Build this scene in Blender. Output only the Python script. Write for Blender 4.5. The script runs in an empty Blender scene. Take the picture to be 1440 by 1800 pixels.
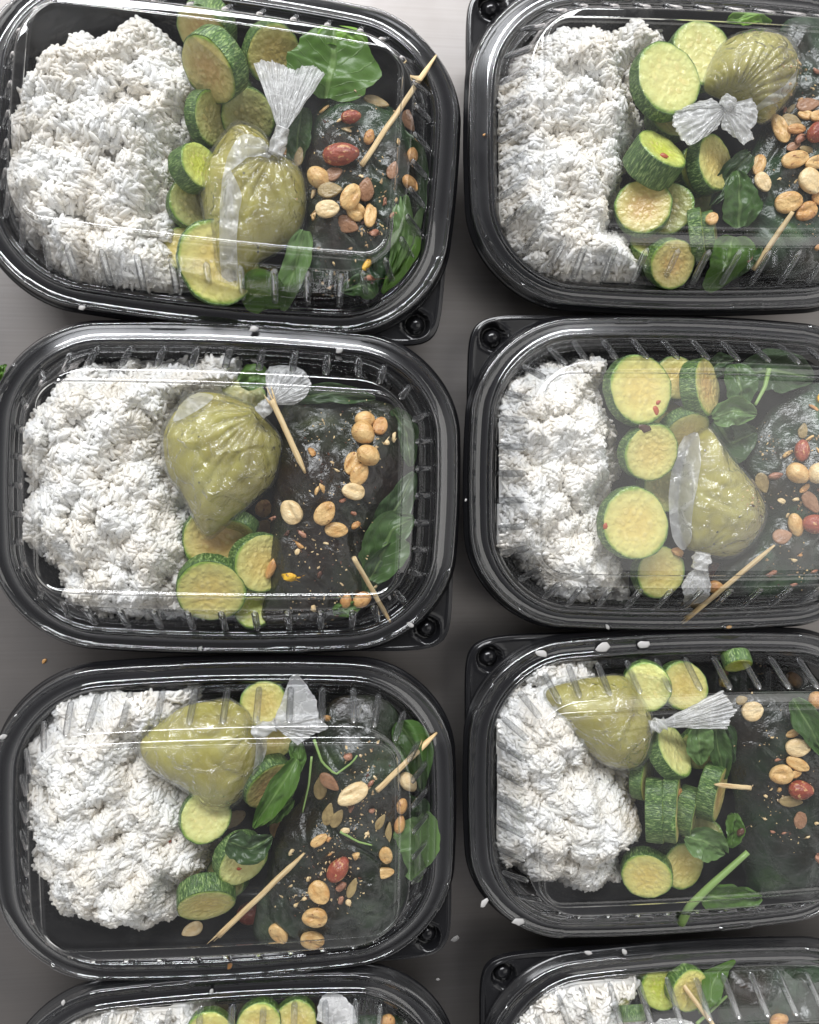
import bpy, math, random
import numpy as np
from mathutils import Vector, Matrix, noise
from mathutils.bvhtree import BVHTree

# ------------------------------------------------------------------ camera, light, exposure
MM = 0.001
F = 1444.0                      # focal length in photo pixels (photo 1440 x 1800)
HC = 401.1                      # camera height above the rims, mm
RIM = 40.0                      # rims of the trays above the counter, mm
PHI, TH = math.radians(5.5), math.radians(3.0)
fw = Vector((math.tan(PHI), -math.tan(TH), -1)).normalized()
rt = fw.cross(Vector((0, 1, 0))).normalized()
up = rt.cross(fw)
S = bpy.context.scene
C = S.collection
cam_d = bpy.data.cameras.new("camera"); cam = bpy.data.objects.new("camera", cam_d); C.objects.link(cam)
cam_d.sensor_fit = 'HORIZONTAL'; cam_d.sensor_width = 36.0; cam_d.lens = F / 1440 * 36.0
cam_d.clip_start = 0.01; cam_d.clip_end = 50
m = Matrix((rt, up, -fw)).transposed().to_4x4(); m.translation = Vector((0, 0, (RIM + HC) * MM)); cam.matrix_world = m
S.camera = cam

W = bpy.data.worlds.new("World"); S.world = W; W.use_nodes = True
wn = W.node_tree; bg_ = wn.nodes["Background"]; wt = wn.nodes.new("ShaderNodeTexCoord"); wsx = wn.nodes.new("ShaderNodeSeparateXYZ"); wr = wn.nodes.new("ShaderNodeValToRGB")
wn.links.new(wt.outputs["Generated"], wsx.inputs[0]); wn.links.new(wsx.outputs[2], wr.inputs[0]); wn.links.new(wr.outputs[0], bg_.inputs[0])
# bright walls of the room all round, a dimmer ceiling
for i_, (p_, c_) in enumerate(((0.0, (0.84, 0.83, 0.82)), (0.30, (0.70, 0.69, 0.68)), (0.62, (0.28, 0.28, 0.29)), (0.95, (0.08, 0.08, 0.085)))):
    if i_ > 1: wr.color_ramp.elements.new(p_)
    e_ = wr.color_ramp.elements[i_]; e_.position = p_; e_.color = (*c_, 1)
bg_.inputs[1].default_value = 1.15

def area(name, loc, target, sx, sy, power, col):
    d = bpy.data.lights.new(name, 'AREA'); d.shape = 'RECTANGLE'; d.size = sx; d.size_y = sy; d.energy = power; d.color = col
    o = bpy.data.objects.new(name, d); C.objects.link(o); o.location = loc
    o.rotation_euler = (Vector(target) - Vector(loc)).to_track_quat('-Z', 'Y').to_euler()
area("window_light", (-0.3, 1.62, 1.5), (0.05, 0, 0.04), 2.2, 0.55, 64.0, (0.97, 0.98, 1.0))
area("ceiling_light", (1.25, 0.0, 1.6), (0.15, 0, 0.04), 1.1, 2.0, 6.5, (1.0, 0.98, 0.94))
S.view_settings.view_transform = 'Standard'; S.view_settings.look = 'None'; S.view_settings.gamma = 1
S.view_settings.exposure = 0.52
cy = S.cycles
cy.max_bounces = 16; cy.transparent_max_bounces = 32; cy.diffuse_bounces = 14; cy.transmission_bounces = 8; cy.glossy_bounces = 4
cy.use_denoising = True; cy.caustics_reflective = False; cy.caustics_refractive = False
cy.sample_clamp_indirect = 6.0

# ------------------------------------------------------------------ projection helper
CAMP = Vector((0, 0, RIM + HC))
def ray(u, v):
    return (fw + rt * ((u - 720) / F) + up * ((900 - v) / F)).normalized()
def P(u, v, z=0.0):
    """the point at height z (mm above the rims) seen at photo pixel u, v; in mm, counter at 0"""
    d = ray(u, v); t = (z + RIM - CAMP.z) / d.z
    return CAMP + d * t
def smooth(a, b, x):
    t = np.clip((x - a) / (b - a), 0, 1); return t * t * (3 - 2 * t)
def nz(x, y, z=0.0): return noise.noise(Vector((x, y, z)))

# ------------------------------------------------------------------ materials
def mat(name):
    m_ = bpy.data.materials.new(name); m_.use_nodes = True
    nt = m_.node_tree; nt.nodes.clear(); out = nt.nodes.new("ShaderNodeOutputMaterial")
    return m_, nt, out
def N(nt, t, **kw):
    n = nt.nodes.new(t)
    for k, v in kw.items():
        if k in n.inputs: n.inputs[k].default_value = v
        else: setattr(n, k, v)
    return n
def L(nt, a, b): nt.links.new(a, b)
def ramp(nt, stops):
    r = nt.nodes.new("ShaderNodeValToRGB"); e = r.color_ramp.elements
    while len(e) < len(stops): e.new(0.5)
    for i, (p, c) in enumerate(stops): e[i].position = p; e[i].color = (*c, 1)
    return r
def coords(nt, kind="Object", scale=(1, 1, 1)):
    tc = N(nt, "ShaderNodeTexCoord"); mp = N(nt, "ShaderNodeMapping"); mp.inputs["Scale"].default_value = scale
    L(nt, tc.outputs[kind], mp.inputs[0]); return mp.outputs[0]
def bump(nt, h, dist, strength=1.0):
    b = N(nt, "ShaderNodeBump"); b.inputs["Distance"].default_value = dist; b.inputs["Strength"].default_value = strength
    L(nt, h, b.inputs["Height"]); return b.outputs[0]
def mixc(nt, f, a, b, mode='MIX'):
    x = nt.nodes.new("ShaderNodeMix"); x.data_type = 'RGBA'; x.blend_type = mode
    for s, v in ((x.inputs[0], f), (x.inputs[6], a), (x.inputs[7], b)):
        if hasattr(v, "links") or isinstance(v, bpy.types.NodeSocket): L(nt, v, s)
        elif isinstance(v, (int, float)): s.default_value = v
        else: s.default_value = (*v, 1)
    return x.outputs[2]
def math_(nt, op, a, b=0.0, clamp=False):
    x = nt.nodes.new("ShaderNodeMath"); x.operation = op; x.use_clamp = clamp
    for s, v in ((x.inputs[0], a), (x.inputs[1], b)):
        if isinstance(v, bpy.types.NodeSocket): L(nt, v, s)
        else: s.default_value = v
    return x.outputs[0]

def thin_plastic(name, tint, edge, white, rough, gain=1.7, wrinkle=0.0, wscale=300, fog=False):
    m_, nt, out = mat(name)
    lw = N(nt, "ShaderNodeLayerWeight"); lw.inputs[0].default_value = 0.5
    if wrinkle:
        co = coords(nt)
        n1 = N(nt, "ShaderNodeTexNoise"); n1.inputs["Scale"].default_value = wscale; n1.inputs["Detail"].default_value = 3
        n1.inputs["Distortion"].default_value = 1.5; L(nt, co, n1.inputs[0])
        dco = N(nt, "ShaderNodeVectorMath", operation='MULTIPLY_ADD'); L(nt, n1.outputs["Color"], dco.inputs[0]); dco.inputs[1].default_value = (0.006,) * 3; L(nt, co, dco.inputs[2])
        vo_ = N(nt, "ShaderNodeTexVoronoi", feature='DISTANCE_TO_EDGE'); vo_.inputs["Scale"].default_value = wscale * 0.55; L(nt, dco.outputs[0], vo_.inputs[0])
        cr_ = ramp(nt, [(0.0, (1,) * 3), (0.10, (0.25,) * 3), (0.5, (0,) * 3)]); L(nt, vo_.outputs[0], cr_.inputs[0])
        bn = bump(nt, math_(nt, 'ADD', n1.outputs[0], math_(nt, 'MULTIPLY', cr_.outputs[0], 0.55)), wrinkle)
        L(nt, bn, lw.inputs[1])
    # Schlick reflectance of a thin sheet (the same from both sides)
    f5 = math_(nt, 'POWER', lw.outputs["Facing"], 5.0)
    fac = math_(nt, 'MULTIPLY', math_(nt, 'ADD', math_(nt, 'MULTIPLY', f5, 0.75), 0.037), gain, True)
    p = math_(nt, 'POWER', lw.outputs["Facing"], 2.2)
    tr = N(nt, "ShaderNodeBsdfTransparent"); L(nt, mixc(nt, p, tint, edge), tr.inputs[0])
    gl = N(nt, "ShaderNodeBsdfGlossy"); gl.inputs["Roughness"].default_value = rough; gl.inputs[0].default_value = (1, 1, 1, 1)
    if wrinkle: L(nt, bn, gl.inputs["Normal"])
    base = tr.outputs[0]
    if white > 0:
        df = N(nt, "ShaderNodeBsdfDiffuse"); df.inputs[0].default_value = (0.93, 0.93, 0.93, 1)
        tl = N(nt, "ShaderNodeBsdfTranslucent"); tl.inputs[0].default_value = (0.92, 0.92, 0.92, 1)
        a = N(nt, "ShaderNodeMixShader"); a.inputs[0].default_value = 0.5; L(nt, df.outputs[0], a.inputs[1]); L(nt, tl.outputs[0], a.inputs[2])
        w = N(nt, "ShaderNodeMixShader"); L(nt, base, w.inputs[1]); L(nt, a.outputs[0], w.inputs[2])
        if wrinkle:
            n2 = N(nt, "ShaderNodeTexNoise"); n2.inputs["Scale"].default_value = 120; n2.inputs["Detail"].default_value = 4
            L(nt, co, n2.inputs[0])
            cw_ = math_(nt, 'MULTIPLY', cr_.outputs[0], 0.9)
            L(nt, math_(nt, 'MULTIPLY', math_(nt, 'ADD', math_(nt, 'ADD', n2.outputs[0], 0.4), cw_), white, True), w.inputs[0])
        elif fog:
            n2 = N(nt, "ShaderNodeTexNoise"); n2.inputs["Scale"].default_value = 28; n2.inputs["Detail"].default_value = 6; n2.inputs["Distortion"].default_value = 0.8
            oi_ = N(nt, "ShaderNodeObjectInfo"); va_ = N(nt, "ShaderNodeVectorMath", operation='ADD'); L(nt, coords(nt), va_.inputs[0]); L(nt, oi_.outputs["Random"], va_.inputs[1]); L(nt, va_.outputs[0], n2.inputs[0])
            fr_ = ramp(nt, [(0.42, (0.2,) * 3), (0.72, (1.0,) * 3)]); L(nt, n2.outputs[0], fr_.inputs[0])
            vd = N(nt, "ShaderNodeTexVoronoi"); vd.inputs["Scale"].default_value = 420; L(nt, va_.outputs[0], vd.inputs[0])
            dr_ = ramp(nt, [(0.10, (1,) * 3), (0.16, (0,) * 3)]); L(nt, vd.outputs["Distance"], dr_.inputs[0])
            m3_ = math_(nt, 'MULTIPLY', math_(nt, 'MULTIPLY', dr_.outputs[0], fr_.outputs[0]), 0.025)
            L(nt, math_(nt, 'ADD', math_(nt, 'MULTIPLY', fr_.outputs[0], white), m3_, True), w.inputs[0])
        else: w.inputs[0].default_value = white
        base = w.outputs[0]
    mx = N(nt, "ShaderNodeMixShader"); L(nt, fac, mx.inputs[0]); L(nt, base, mx.inputs[1]); L(nt, gl.outputs[0], mx.inputs[2])
    L(nt, mx.outputs[0], out.inputs[0]); return m_

def principled(name, **kw):
    m_, nt, out = mat(name); b = N(nt, "ShaderNodeBsdfPrincipled"); L(nt, b.outputs[0], out.inputs[0])
    for k, v in kw.items(): b.inputs[k].default_value = v
    return m_, nt, b

M = {}
M['lid'] = thin_plastic("clear_lid_plastic", (0.95, 0.955, 0.96), (0.48, 0.49, 0.51), 0.004, 0.03, 2.3)
M['panel'] = thin_plastic("clear_lid_panel", (0.95, 0.955, 0.955), (0.5, 0.5, 0.5), 0.035, 0.06, 1.75, fog=True)
M['rib'] = thin_plastic("moulded_rib_plastic", (0.95, 0.955, 0.96), (0.34, 0.35, 0.37), 0.035, 0.06, 4.2)
M['film'] = thin_plastic("bag_film", (0.93, 0.94, 0.92), (0.6, 0.6, 0.58), 0.07, 0.11, 1.9, 0.0014, 150)
M['white_film'] = thin_plastic("gathered_bag_film", (0.9, 0.9, 0.9), (0.6, 0.6, 0.6), 0.55, 0.24, 1.6, 0.0009, 220)
M['flap_film'] = thin_plastic("empty_bag_film", (0.9, 0.9, 0.9), (0.6, 0.6, 0.6), 0.40, 0.14, 1.8, 0.0014, 140)

m_, nt, b = principled("black_polypropylene", **{"Base Color": (0.007, 0.007, 0.008, 1), "Specular IOR Level": 0.4, "Roughness": 0.24})
n = N(nt, "ShaderNodeTexNoise"); n.inputs["Scale"].default_value = 45; n.inputs["Detail"].default_value = 5; L(nt, coords(nt), n.inputs[0])
r = ramp(nt, [(0.3, (0.12,) * 3), (0.7, (0.26,) * 3)]); L(nt, n.outputs[0], r.inputs[0]); L(nt, r.outputs[0], b.inputs["Roughness"])
M['tray'] = m_

m_, nt, b = principled("brushed_steel", **{"Metallic": 1.0})
co = coords(nt, scale=(7, 800, 50)); n = N(nt, "ShaderNodeTexNoise"); n.inputs["Scale"].default_value = 1; n.inputs["Detail"].default_value = 4; L(nt, co, n.inputs[0])
n2 = N(nt, "ShaderNodeTexNoise"); n2.inputs["Scale"].default_value = 22; n2.inputs["Detail"].default_value = 6; L(nt, coords(nt), n2.inputs[0])
r = ramp(nt, [(0.25, (0.215, 0.207, 0.203)), (0.75, (0.265, 0.258, 0.256))]); L(nt, n.outputs[0], r.inputs[0])
L(nt, mixc(nt, n2.outputs[0], r.outputs[0], (0.235, 0.215, 0.20)), b.inputs["Base Color"])
r2 = ramp(nt, [(0.3, (0.44,) * 3), (0.75, (0.58,) * 3)]); L(nt, n2.outputs[0], r2.inputs[0]); L(nt, r2.outputs[0], b.inputs["Roughness"])
L(nt, bump(nt, n.outputs[0], 0.00004, 0.5), b.inputs["Normal"])
M['steel'] = m_

m_, nt, b = principled("cooked_white_rice", **{"Roughness": 0.4, "Specular IOR Level": 0.25})
g = N(nt, "ShaderNodeNewGeometry")
r = ramp(nt, [(0.0, (0.93, 0.92, 0.88)), (0.5, (0.96, 0.955, 0.94)), (1.0, (0.985, 0.985, 0.98))]); L(nt, g.outputs["Random Per Island"], r.inputs[0])
n = N(nt, "ShaderNodeTexNoise"); n.inputs["Scale"].default_value = 60; n.inputs["Detail"].default_value = 3; L(nt, coords(nt), n.inputs[0])
r3 = ramp(nt, [(0.38, (0.96, 0.93, 0.88)), (0.6, (1, 1, 1))]); L(nt, n.outputs[0], r3.inputs[0])
rc_ = mixc(nt, 1.0, r.outputs[0], r3.outputs[0], 'MULTIPLY'); L(nt, rc_, b.inputs["Base Color"])
tl = N(nt, "ShaderNodeBsdfTranslucent"); L(nt, rc_, tl.inputs[0]); mx = N(nt, "ShaderNodeMixShader"); mx.inputs[0].default_value = 0.3
on_ = [x for x in nt.nodes if x.type == 'OUTPUT_MATERIAL'][0]; L(nt, b.outputs[0], mx.inputs[1]); L(nt, tl.outputs[0], mx.inputs[2]); L(nt, mx.outputs[0], on_.inputs[0])
M['rice'] = m_
M['dried'], nt, b = principled("dried_rice_smear", **{"Base Color": (0.42, 0.41, 0.40, 1), "Roughness": 0.4})

# zucchini flesh: object coordinates are in units of the slice radius; the object's colour tints its seedy middle
m_, nt, b = principled("zucchini_flesh", **{"Roughness": 0.3})
co = coords(nt, "Object", (1, 1, 0))
ln = N(nt, "ShaderNodeVectorMath", operation='LENGTH'); L(nt, co, ln.inputs[0])
nn = N(nt, "ShaderNodeTexNoise"); nn.inputs["Scale"].default_value = 2.4; nn.inputs["Detail"].default_value = 5; L(nt, co, nn.inputs[0])
oi = N(nt, "ShaderNodeObjectInfo")
rad = math_(nt, 'ADD', ln.outputs["Value"], math_(nt, 'MULTIPLY', math_(nt, 'SUBTRACT', nn.outputs[0], 0.5), 0.22))
edge = ramp(nt, [(0.0, (0,) * 3), (0.74, (0.05,) * 3), (0.90, (0.25,) * 3), (0.99, (0.9,) * 3)]); L(nt, rad, edge.inputs[0])
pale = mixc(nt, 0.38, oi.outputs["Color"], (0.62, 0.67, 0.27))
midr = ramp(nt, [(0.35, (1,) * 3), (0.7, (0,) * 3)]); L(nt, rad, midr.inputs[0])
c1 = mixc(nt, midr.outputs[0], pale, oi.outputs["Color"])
vo = N(nt, "ShaderNodeTexVoronoi", feature='SMOOTH_F1'); vo.inputs["Scale"].default_value = 5.5; L(nt, co, vo.inputs[0])
vr = ramp(nt, [(0.25, (1,) * 3), (0.33, (0.35,) * 3), (0.42, (0,) * 3)]); L(nt, vo.outputs["Distance"], vr.inputs[0])
seedmask = ramp(nt, [(0.12, (0,) * 3), (0.3, (1,) * 3), (0.5, (1,) * 3), (0.68, (0,) * 3)]); L(nt, rad, seedmask.inputs[0])
sf = math_(nt, 'MULTIPLY', math_(nt, 'MULTIPLY', vr.outputs[0], seedmask.outputs[0]), 0.5)
c2 = mixc(nt, sf, c1, (0.72, 0.62, 0.27))
n5 = N(nt, "ShaderNodeTexNoise"); n5.inputs["Scale"].default_value = 3.5; n5.inputs["Detail"].default_value = 6; L(nt, co, n5.inputs[0])
bl = ramp(nt, [(0.38, (0.80, 0.70, 0.52)), (0.62, (1, 1, 1))]); L(nt, n5.outputs[0], bl.inputs[0])
c2 = mixc(nt, 0.45, c2, bl.outputs[0], 'MULTIPLY')
c3 = mixc(nt, edge.outputs[0], c2, (0.14, 0.26, 0.035))
L(nt, c3, b.inputs["Base Color"])
L(nt, bump(nt, math_(nt, 'ADD', n5.outputs[0], vr.outputs[0]), 0.012, 0.2), b.inputs["Normal"])
M['flesh'] = m_

m_, nt, b = principled("zucchini_skin", **{"Roughness": 0.36})
tc = N(nt, "ShaderNodeTexCoord"); mp = N(nt, "ShaderNodeMapping"); mp.inputs["Scale"].default_value = (15, 15, 2.6); L(nt, tc.outputs["Object"], mp.inputs[0])
n = N(nt, "ShaderNodeTexNoise"); n.inputs["Scale"].default_value = 1.3; n.inputs["Detail"].default_value = 5; n.inputs["Distortion"].default_value = 0.6; L(nt, mp.outputs[0], n.inputs[0])
v2 = N(nt, "ShaderNodeTexVoronoi"); v2.inputs["Scale"].default_value = 2.2; L(nt, mp.outputs[0], v2.inputs[0])
r = ramp(nt, [(0.32, (0.022, 0.055, 0.012)), (0.52, (0.055, 0.120, 0.025)), (0.60, (0.14, 0.23, 0.065)), (0.70, (0.34, 0.43, 0.18))]); L(nt, n.outputs[0], r.inputs[0])
r4 = ramp(nt, [(0.1, (1,) * 3), (0.32, (0,) * 3)]); L(nt, v2.outputs["Distance"], r4.inputs[0])
L(nt, mixc(nt, math_(nt, 'MULTIPLY', r4.outputs[0], 0.5), r.outputs[0], (0.36, 0.45, 0.18)), b.inputs["Base Color"])
L(nt, bump(nt, n.outputs[0], 0.08, 0.3), b.inputs["Normal"])
M['skin'] = m_

m_, nt, b = principled("roasted_pepper_skin", **{"Roughness": 0.3, "Specular IOR Level": 0.6})
co = coords(nt)
n = N(nt, "ShaderNodeTexNoise"); n.inputs["Scale"].default_value = 38; n.inputs["Detail"].default_value = 7; L(nt, co, n.inputs[0])
r = ramp(nt, [(0.34, (0.022, 0.016, 0.010)), (0.50, (0.014, 0.022, 0.012)), (0.62, (0.022, 0.050, 0.022)), (0.76, (0.055, 0.105, 0.035))]); L(nt, n.outputs[0], r.inputs[0])
oi = N(nt, "ShaderNodeObjectInfo"); L(nt, mixc(nt, 1.0, r.outputs[0], oi.outputs["Color"], 'MULTIPLY'), b.inputs["Base Color"])
w = N(nt, "ShaderNodeTexNoise"); w.inputs["Scale"].default_value = 260; w.inputs["Detail"].default_value = 6; w.inputs["Distortion"].default_value = 2.0; L(nt, co, w.inputs[0])
w2 = N(nt, "ShaderNodeTexNoise"); w2.inputs["Scale"].default_value = 70; w2.inputs["Detail"].default_value = 4; w2.inputs["Distortion"].default_value = 1.0; L(nt, co, w2.inputs[0])
r5 = ramp(nt, [(0.35, (0.12,) * 3), (0.65, (0.34,) * 3)]); L(nt, w2.outputs[0], r5.inputs[0]); L(nt, r5.outputs[0], b.inputs["Roughness"])
L(nt, bump(nt, math_(nt, 'ADD', math_(nt, 'MULTIPLY', w.outputs[0], 0.35), w2.outputs[0]), 0.0024, 0.6), b.inputs["Normal"])
M['pepper'] = m_

m_, nt, b = principled("green_salsa", **{"Roughness": 0.42})
co = coords(nt)
n = N(nt, "ShaderNodeTexNoise"); n.inputs["Scale"].default_value = 55; n.inputs["Detail"].default_value = 8; L(nt, co, n.inputs[0])
r = ramp(nt, [(0.28, (0.27, 0.215, 0.024)), (0.52, (0.40, 0.35, 0.050)), (0.75, (0.47, 0.43, 0.10))]); L(nt, n.outputs[0], r.inputs[0])
v = N(nt, "ShaderNodeTexVoronoi"); v.inputs["Scale"].default_value = 210; L(nt, co, v.inputs[0])
sp = ramp(nt, [(0.10, (1,) * 3), (0.17, (0,) * 3)]); L(nt, v.outputs["Distance"], sp.inputs[0])
sepc = N(nt, "ShaderNodeSeparateColor"); L(nt, v.outputs["Color"], sepc.inputs[0])
few = math_(nt, 'GREATER_THAN', sepc.outputs[0], 0.72)
few2 = math_(nt, 'LESS_THAN', sepc.outputs[0], 0.12)
c = mixc(nt, math_(nt, 'MULTIPLY', sp.outputs[0], few), r.outputs[0], (0.55, 0.52, 0.30))
c = mixc(nt, math_(nt, 'MULTIPLY', sp.outputs[0], few2), c, (0.06, 0.05, 0.015))
L(nt, c, b.inputs["Base Color"]); L(nt, bump(nt, n.outputs[0], 0.0003, 0.4), b.inputs["Normal"])
M['sauce'] = m_

def nutmat(name, a, bcol, spot, thr=0.66):
    m_, nt, b = principled(name, **{"Roughness": 0.33})
    tc = N(nt, "ShaderNodeTexCoord"); oi = N(nt, "ShaderNodeObjectInfo")
    ad = N(nt, "ShaderNodeVectorMath", operation='ADD'); L(nt, tc.outputs["Object"], ad.inputs[0]); L(nt, oi.outputs["Random"], ad.inputs[1])
    sc = N(nt, "ShaderNodeVectorMath", operation='MULTIPLY_ADD'); L(nt, oi.outputs["Random"], sc.inputs[0]); sc.inputs[1].default_value = (37, 53, 71); L(nt, tc.outputs["Object"], sc.inputs[2])
    n = N(nt, "ShaderNodeTexNoise"); n.inputs["Scale"].default_value = 1.1; n.inputs["Detail"].default_value = 5; L(nt, sc.outputs[0], n.inputs[0])
    r = ramp(nt, [(0.32, a), (0.62, bcol)]); L(nt, n.outputs[0], r.inputs[0])
    n2 = N(nt, "ShaderNodeTexNoise"); n2.inputs["Scale"].default_value = 2.6; n2.inputs["Detail"].default_value = 4; L(nt, sc.outputs[0], n2.inputs[0])
    s = ramp(nt, [(thr, (0,) * 3), (thr + 0.07, (1,) * 3)]); L(nt, n2.outputs[0], s.inputs[0])
    L(nt, mixc(nt, s.outputs[0], r.outputs[0], spot), b.inputs["Base Color"])
    L(nt, bump(nt, n2.outputs[0], 0.10, 0.2), b.inputs["Normal"])
    return m_
M['nut'] = nutmat("roasted_peanut", (0.52, 0.28, 0.09), (0.68, 0.46, 0.20), (0.24, 0.085, 0.03), 0.64)
M['pale_nut'] = nutmat("pale_peanut", (0.66, 0.46, 0.22), (0.76, 0.60, 0.35), (0.30, 0.13, 0.05), 0.68)
M['tan_nut'] = nutmat("toasted_peanut", (0.40, 0.17, 0.05), (0.58, 0.33, 0.12), (0.20, 0.06, 0.02), 0.62)
M['red_nut'] = nutmat("red_skinned_peanut", (0.20, 0.035, 0.020), (0.33, 0.075, 0.040), (0.55, 0.30, 0.13), 0.57)
M['seed'] = nutmat("pumpkin_seed", (0.20, 0.14, 0.055), (0.34, 0.25, 0.11), (0.40, 0.22, 0.12), 0.66)
M['brown_seed'] = nutmat("toasted_pumpkin_seed", (0.24, 0.115, 0.055), (0.34, 0.18, 0.10), (0.45, 0.30, 0.18), 0.66)
M['pink_chunk'] = nutmat("pink_brown_chunk", (0.30, 0.12, 0.07), (0.42, 0.21, 0.13), (0.14, 0.04, 0.02), 0.60)
M['corn'] = nutmat("yellow_corn", (0.72, 0.36, 0.01), (0.80, 0.50, 0.03), (0.10, 0.035, 0.01), 0.58)
M['dark_crumb'] = nutmat("dark_crumb", (0.05, 0.018, 0.012), (0.13, 0.055, 0.035), (0.3, 0.18, 0.1), 0.64)
M['crumb'] = nutmat("nut_crumb", (0.40, 0.24, 0.11), (0.60, 0.46, 0.27), (0.15, 0.05, 0.02), 0.60)

m_, nt, b = principled("split_wood", **{"Roughness": 0.6})
n = N(nt, "ShaderNodeTexNoise"); n.inputs["Scale"].default_value = 1.0; n.inputs["Detail"].default_value = 5; L(nt, coords(nt, "Object", (1100, 1100, 70)), n.inputs[0])
r = ramp(nt, [(0.3, (0.40, 0.24, 0.10)), (0.5, (0.62, 0.46, 0.24)), (0.75, (0.74, 0.60, 0.36))]); L(nt, n.outputs[0], r.inputs[0])
L(nt, r.outputs[0], b.inputs["Base Color"]); L(nt, bump(nt, n.outputs[0], 0.0005, 0.8), b.inputs["Normal"])
M['wood'] = m_

# leaves: UV.x along the midrib, UV.y across (0.5 = midrib)
m_, nt, b = principled("spinach_leaf", **{"Roughness": 0.36})
tc = N(nt, "ShaderNodeTexCoord"); sx = N(nt, "ShaderNodeSeparateXYZ"); L(nt, tc.outputs["UV"], sx.inputs[0])
ac = math_(nt, 'ABSOLUTE', math_(nt, 'SUBTRACT', sx.outputs[1], 0.5))
nv = N(nt, "ShaderNodeTexNoise"); nv.inputs["Scale"].default_value = 90; nv.inputs["Detail"].default_value = 4; L(nt, coords(nt), nv.inputs[0])
ph = math_(nt, 'ADD', math_(nt, 'SUBTRACT', sx.outputs[0], math_(nt, 'MULTIPLY', ac, 0.7)), math_(nt, 'MULTIPLY', nv.outputs[0], 0.12))
si = math_(nt, 'ABSOLUTE', math_(nt, 'SINE', math_(nt, 'MULTIPLY', ph, 19.0)))
vein = ramp(nt, [(0.03, (1,) * 3), (0.16, (0,) * 3)]); L(nt, si, vein.inputs[0])
mid = ramp(nt, [(0.02, (1,) * 3), (0.045, (0,) * 3)]); L(nt, ac, mid.inputs[0])
vm = math_(nt, 'MAXIMUM', math_(nt, 'MULTIPLY', vein.outputs[0], 0.45), mid.outputs[0])
oi = N(nt, "ShaderNodeObjectInfo")
dk = mixc(nt, 1.0, oi.outputs["Color"], (0.62, 0.66, 0.6), 'MULTIPLY')
c = mixc(nt, nv.outputs[0], dk, oi.outputs["Color"])
c = mixc(nt, vm, c, mixc(nt, 0.35, oi.outputs["Color"], (0.30, 0.42, 0.16)))
L(nt, c, b.inputs["Base Color"])
nb = N(nt, "ShaderNodeTexNoise"); nb.inputs["Scale"].default_value = 160; nb.inputs["Detail"].default_value = 3; L(nt, coords(nt), nb.inputs[0])
bn = bump(nt, math_(nt, 'SUBTRACT', math_(nt, 'MULTIPLY', nb.outputs[0], 0.7), vm), 0.0007, 0.6); L(nt, bn, b.inputs["Normal"])
tl = N(nt, "ShaderNodeBsdfTranslucent"); L(nt, mixc(nt, 1.0, oi.outputs["Color"], (1.6, 1.9, 0.6), 'MULTIPLY'), tl.inputs[0])
mx = N(nt, "ShaderNodeMixShader"); mx.inputs[0].default_value = 0.25
outn = [x for x in nt.nodes if x.type == 'OUTPUT_MATERIAL'][0]
L(nt, b.outputs[0], mx.inputs[1]); L(nt, tl.outputs[0], mx.inputs[2]); L(nt, mx.outputs[0], outn.inputs[0])
M['leaf'] = m_
M['stem'], nt, b = principled("green_stem", **{"Base Color": (0.22, 0.34, 0.10, 1), "Roughness": 0.4})
M['chili'], nt, b = principled("red_chilli_flake", **{"Base Color": (0.36, 0.07, 0.025, 1), "Roughness": 0.4})

# ------------------------------------------------------------------ object helpers
GROUPS = {}
def props(o, label=None, cat=None, group=None, kind=None):
    if label: o['label'] = label
    if cat: o['category'] = cat
    if group: o['group'] = group
    if kind: o['kind'] = kind
    return o
def orient(V, F_):
    V = np.asarray(V, float); V = V - V.mean(0); T = np.array([(f[0], f[k], f[k + 1]) for f in F_ for k in range(1, len(f) - 1)])
    vol = np.einsum('ij,ij->', V[T[:, 0]], np.cross(V[T[:, 1]], V[T[:, 2]]))
    return F_ if vol >= 0 else [tuple(reversed(f)) for f in F_]
CLOSED = ('flesh', 'skin', 'sauce', 'film', 'stuffed_pepper', 'peanut', 'pumpkin_seed', 'wooden_skewer', 'splinter', 'leaf_stem', 'stem', 'knot', 'rib')
def mesh(name, verts, faces, mats, smooth_=True, uv=None, fm=None):
    if name in CLOSED: faces = orient(verts, faces)
    me = bpy.data.meshes.new(name)
    me.from_pydata([tuple(v) for v in verts], [], faces)
    for x in (mats if isinstance(mats, (list, tuple)) else [mats]): me.materials.append(x)
    if smooth_: me.polygons.foreach_set("use_smooth", [True] * len(me.polygons))
    if fm is not None: me.polygons.foreach_set("material_index", fm)
    if uv is not None:
        ul = me.uv_layers.new(name="UVMap"); li = np.zeros(len(me.loops), dtype=np.int32); me.loops.foreach_get("vertex_index", li)
        ul.data.foreach_set("uv", np.asarray(uv, dtype=np.float32)[li].ravel())
    me.update(); return me
def link(name, me, parent=None, mw=None):
    o = bpy.data.objects.new(name, me); C.objects.link(o)
    if parent: o.parent = parent
    if mw is not None: o.matrix_local = mw
    return o
def world_obj(name, V, faces, m_, parent=None, origin=None, **k):
    """V in mm world; made relative to origin (mm) or the parent's location"""
    V = np.asarray(V, dtype=float)
    if parent is not None: og = np.array(parent.location) / MM
    else: og = np.array(origin) if origin is not None else np.array([V[:, 0].mean(), V[:, 1].mean(), V[:, 2].min()])
    me = mesh(name, (V - og) * MM, faces, m_, **k)
    o = link(name, me, parent)
    if parent is None: o.location = Vector(og * MM)
    return o
def empty(name, loc):
    o = bpy.data.objects.new(name, None); o.empty_display_size = 0.01; C.objects.link(o); o.location = Vector(loc) * MM; return o
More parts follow.
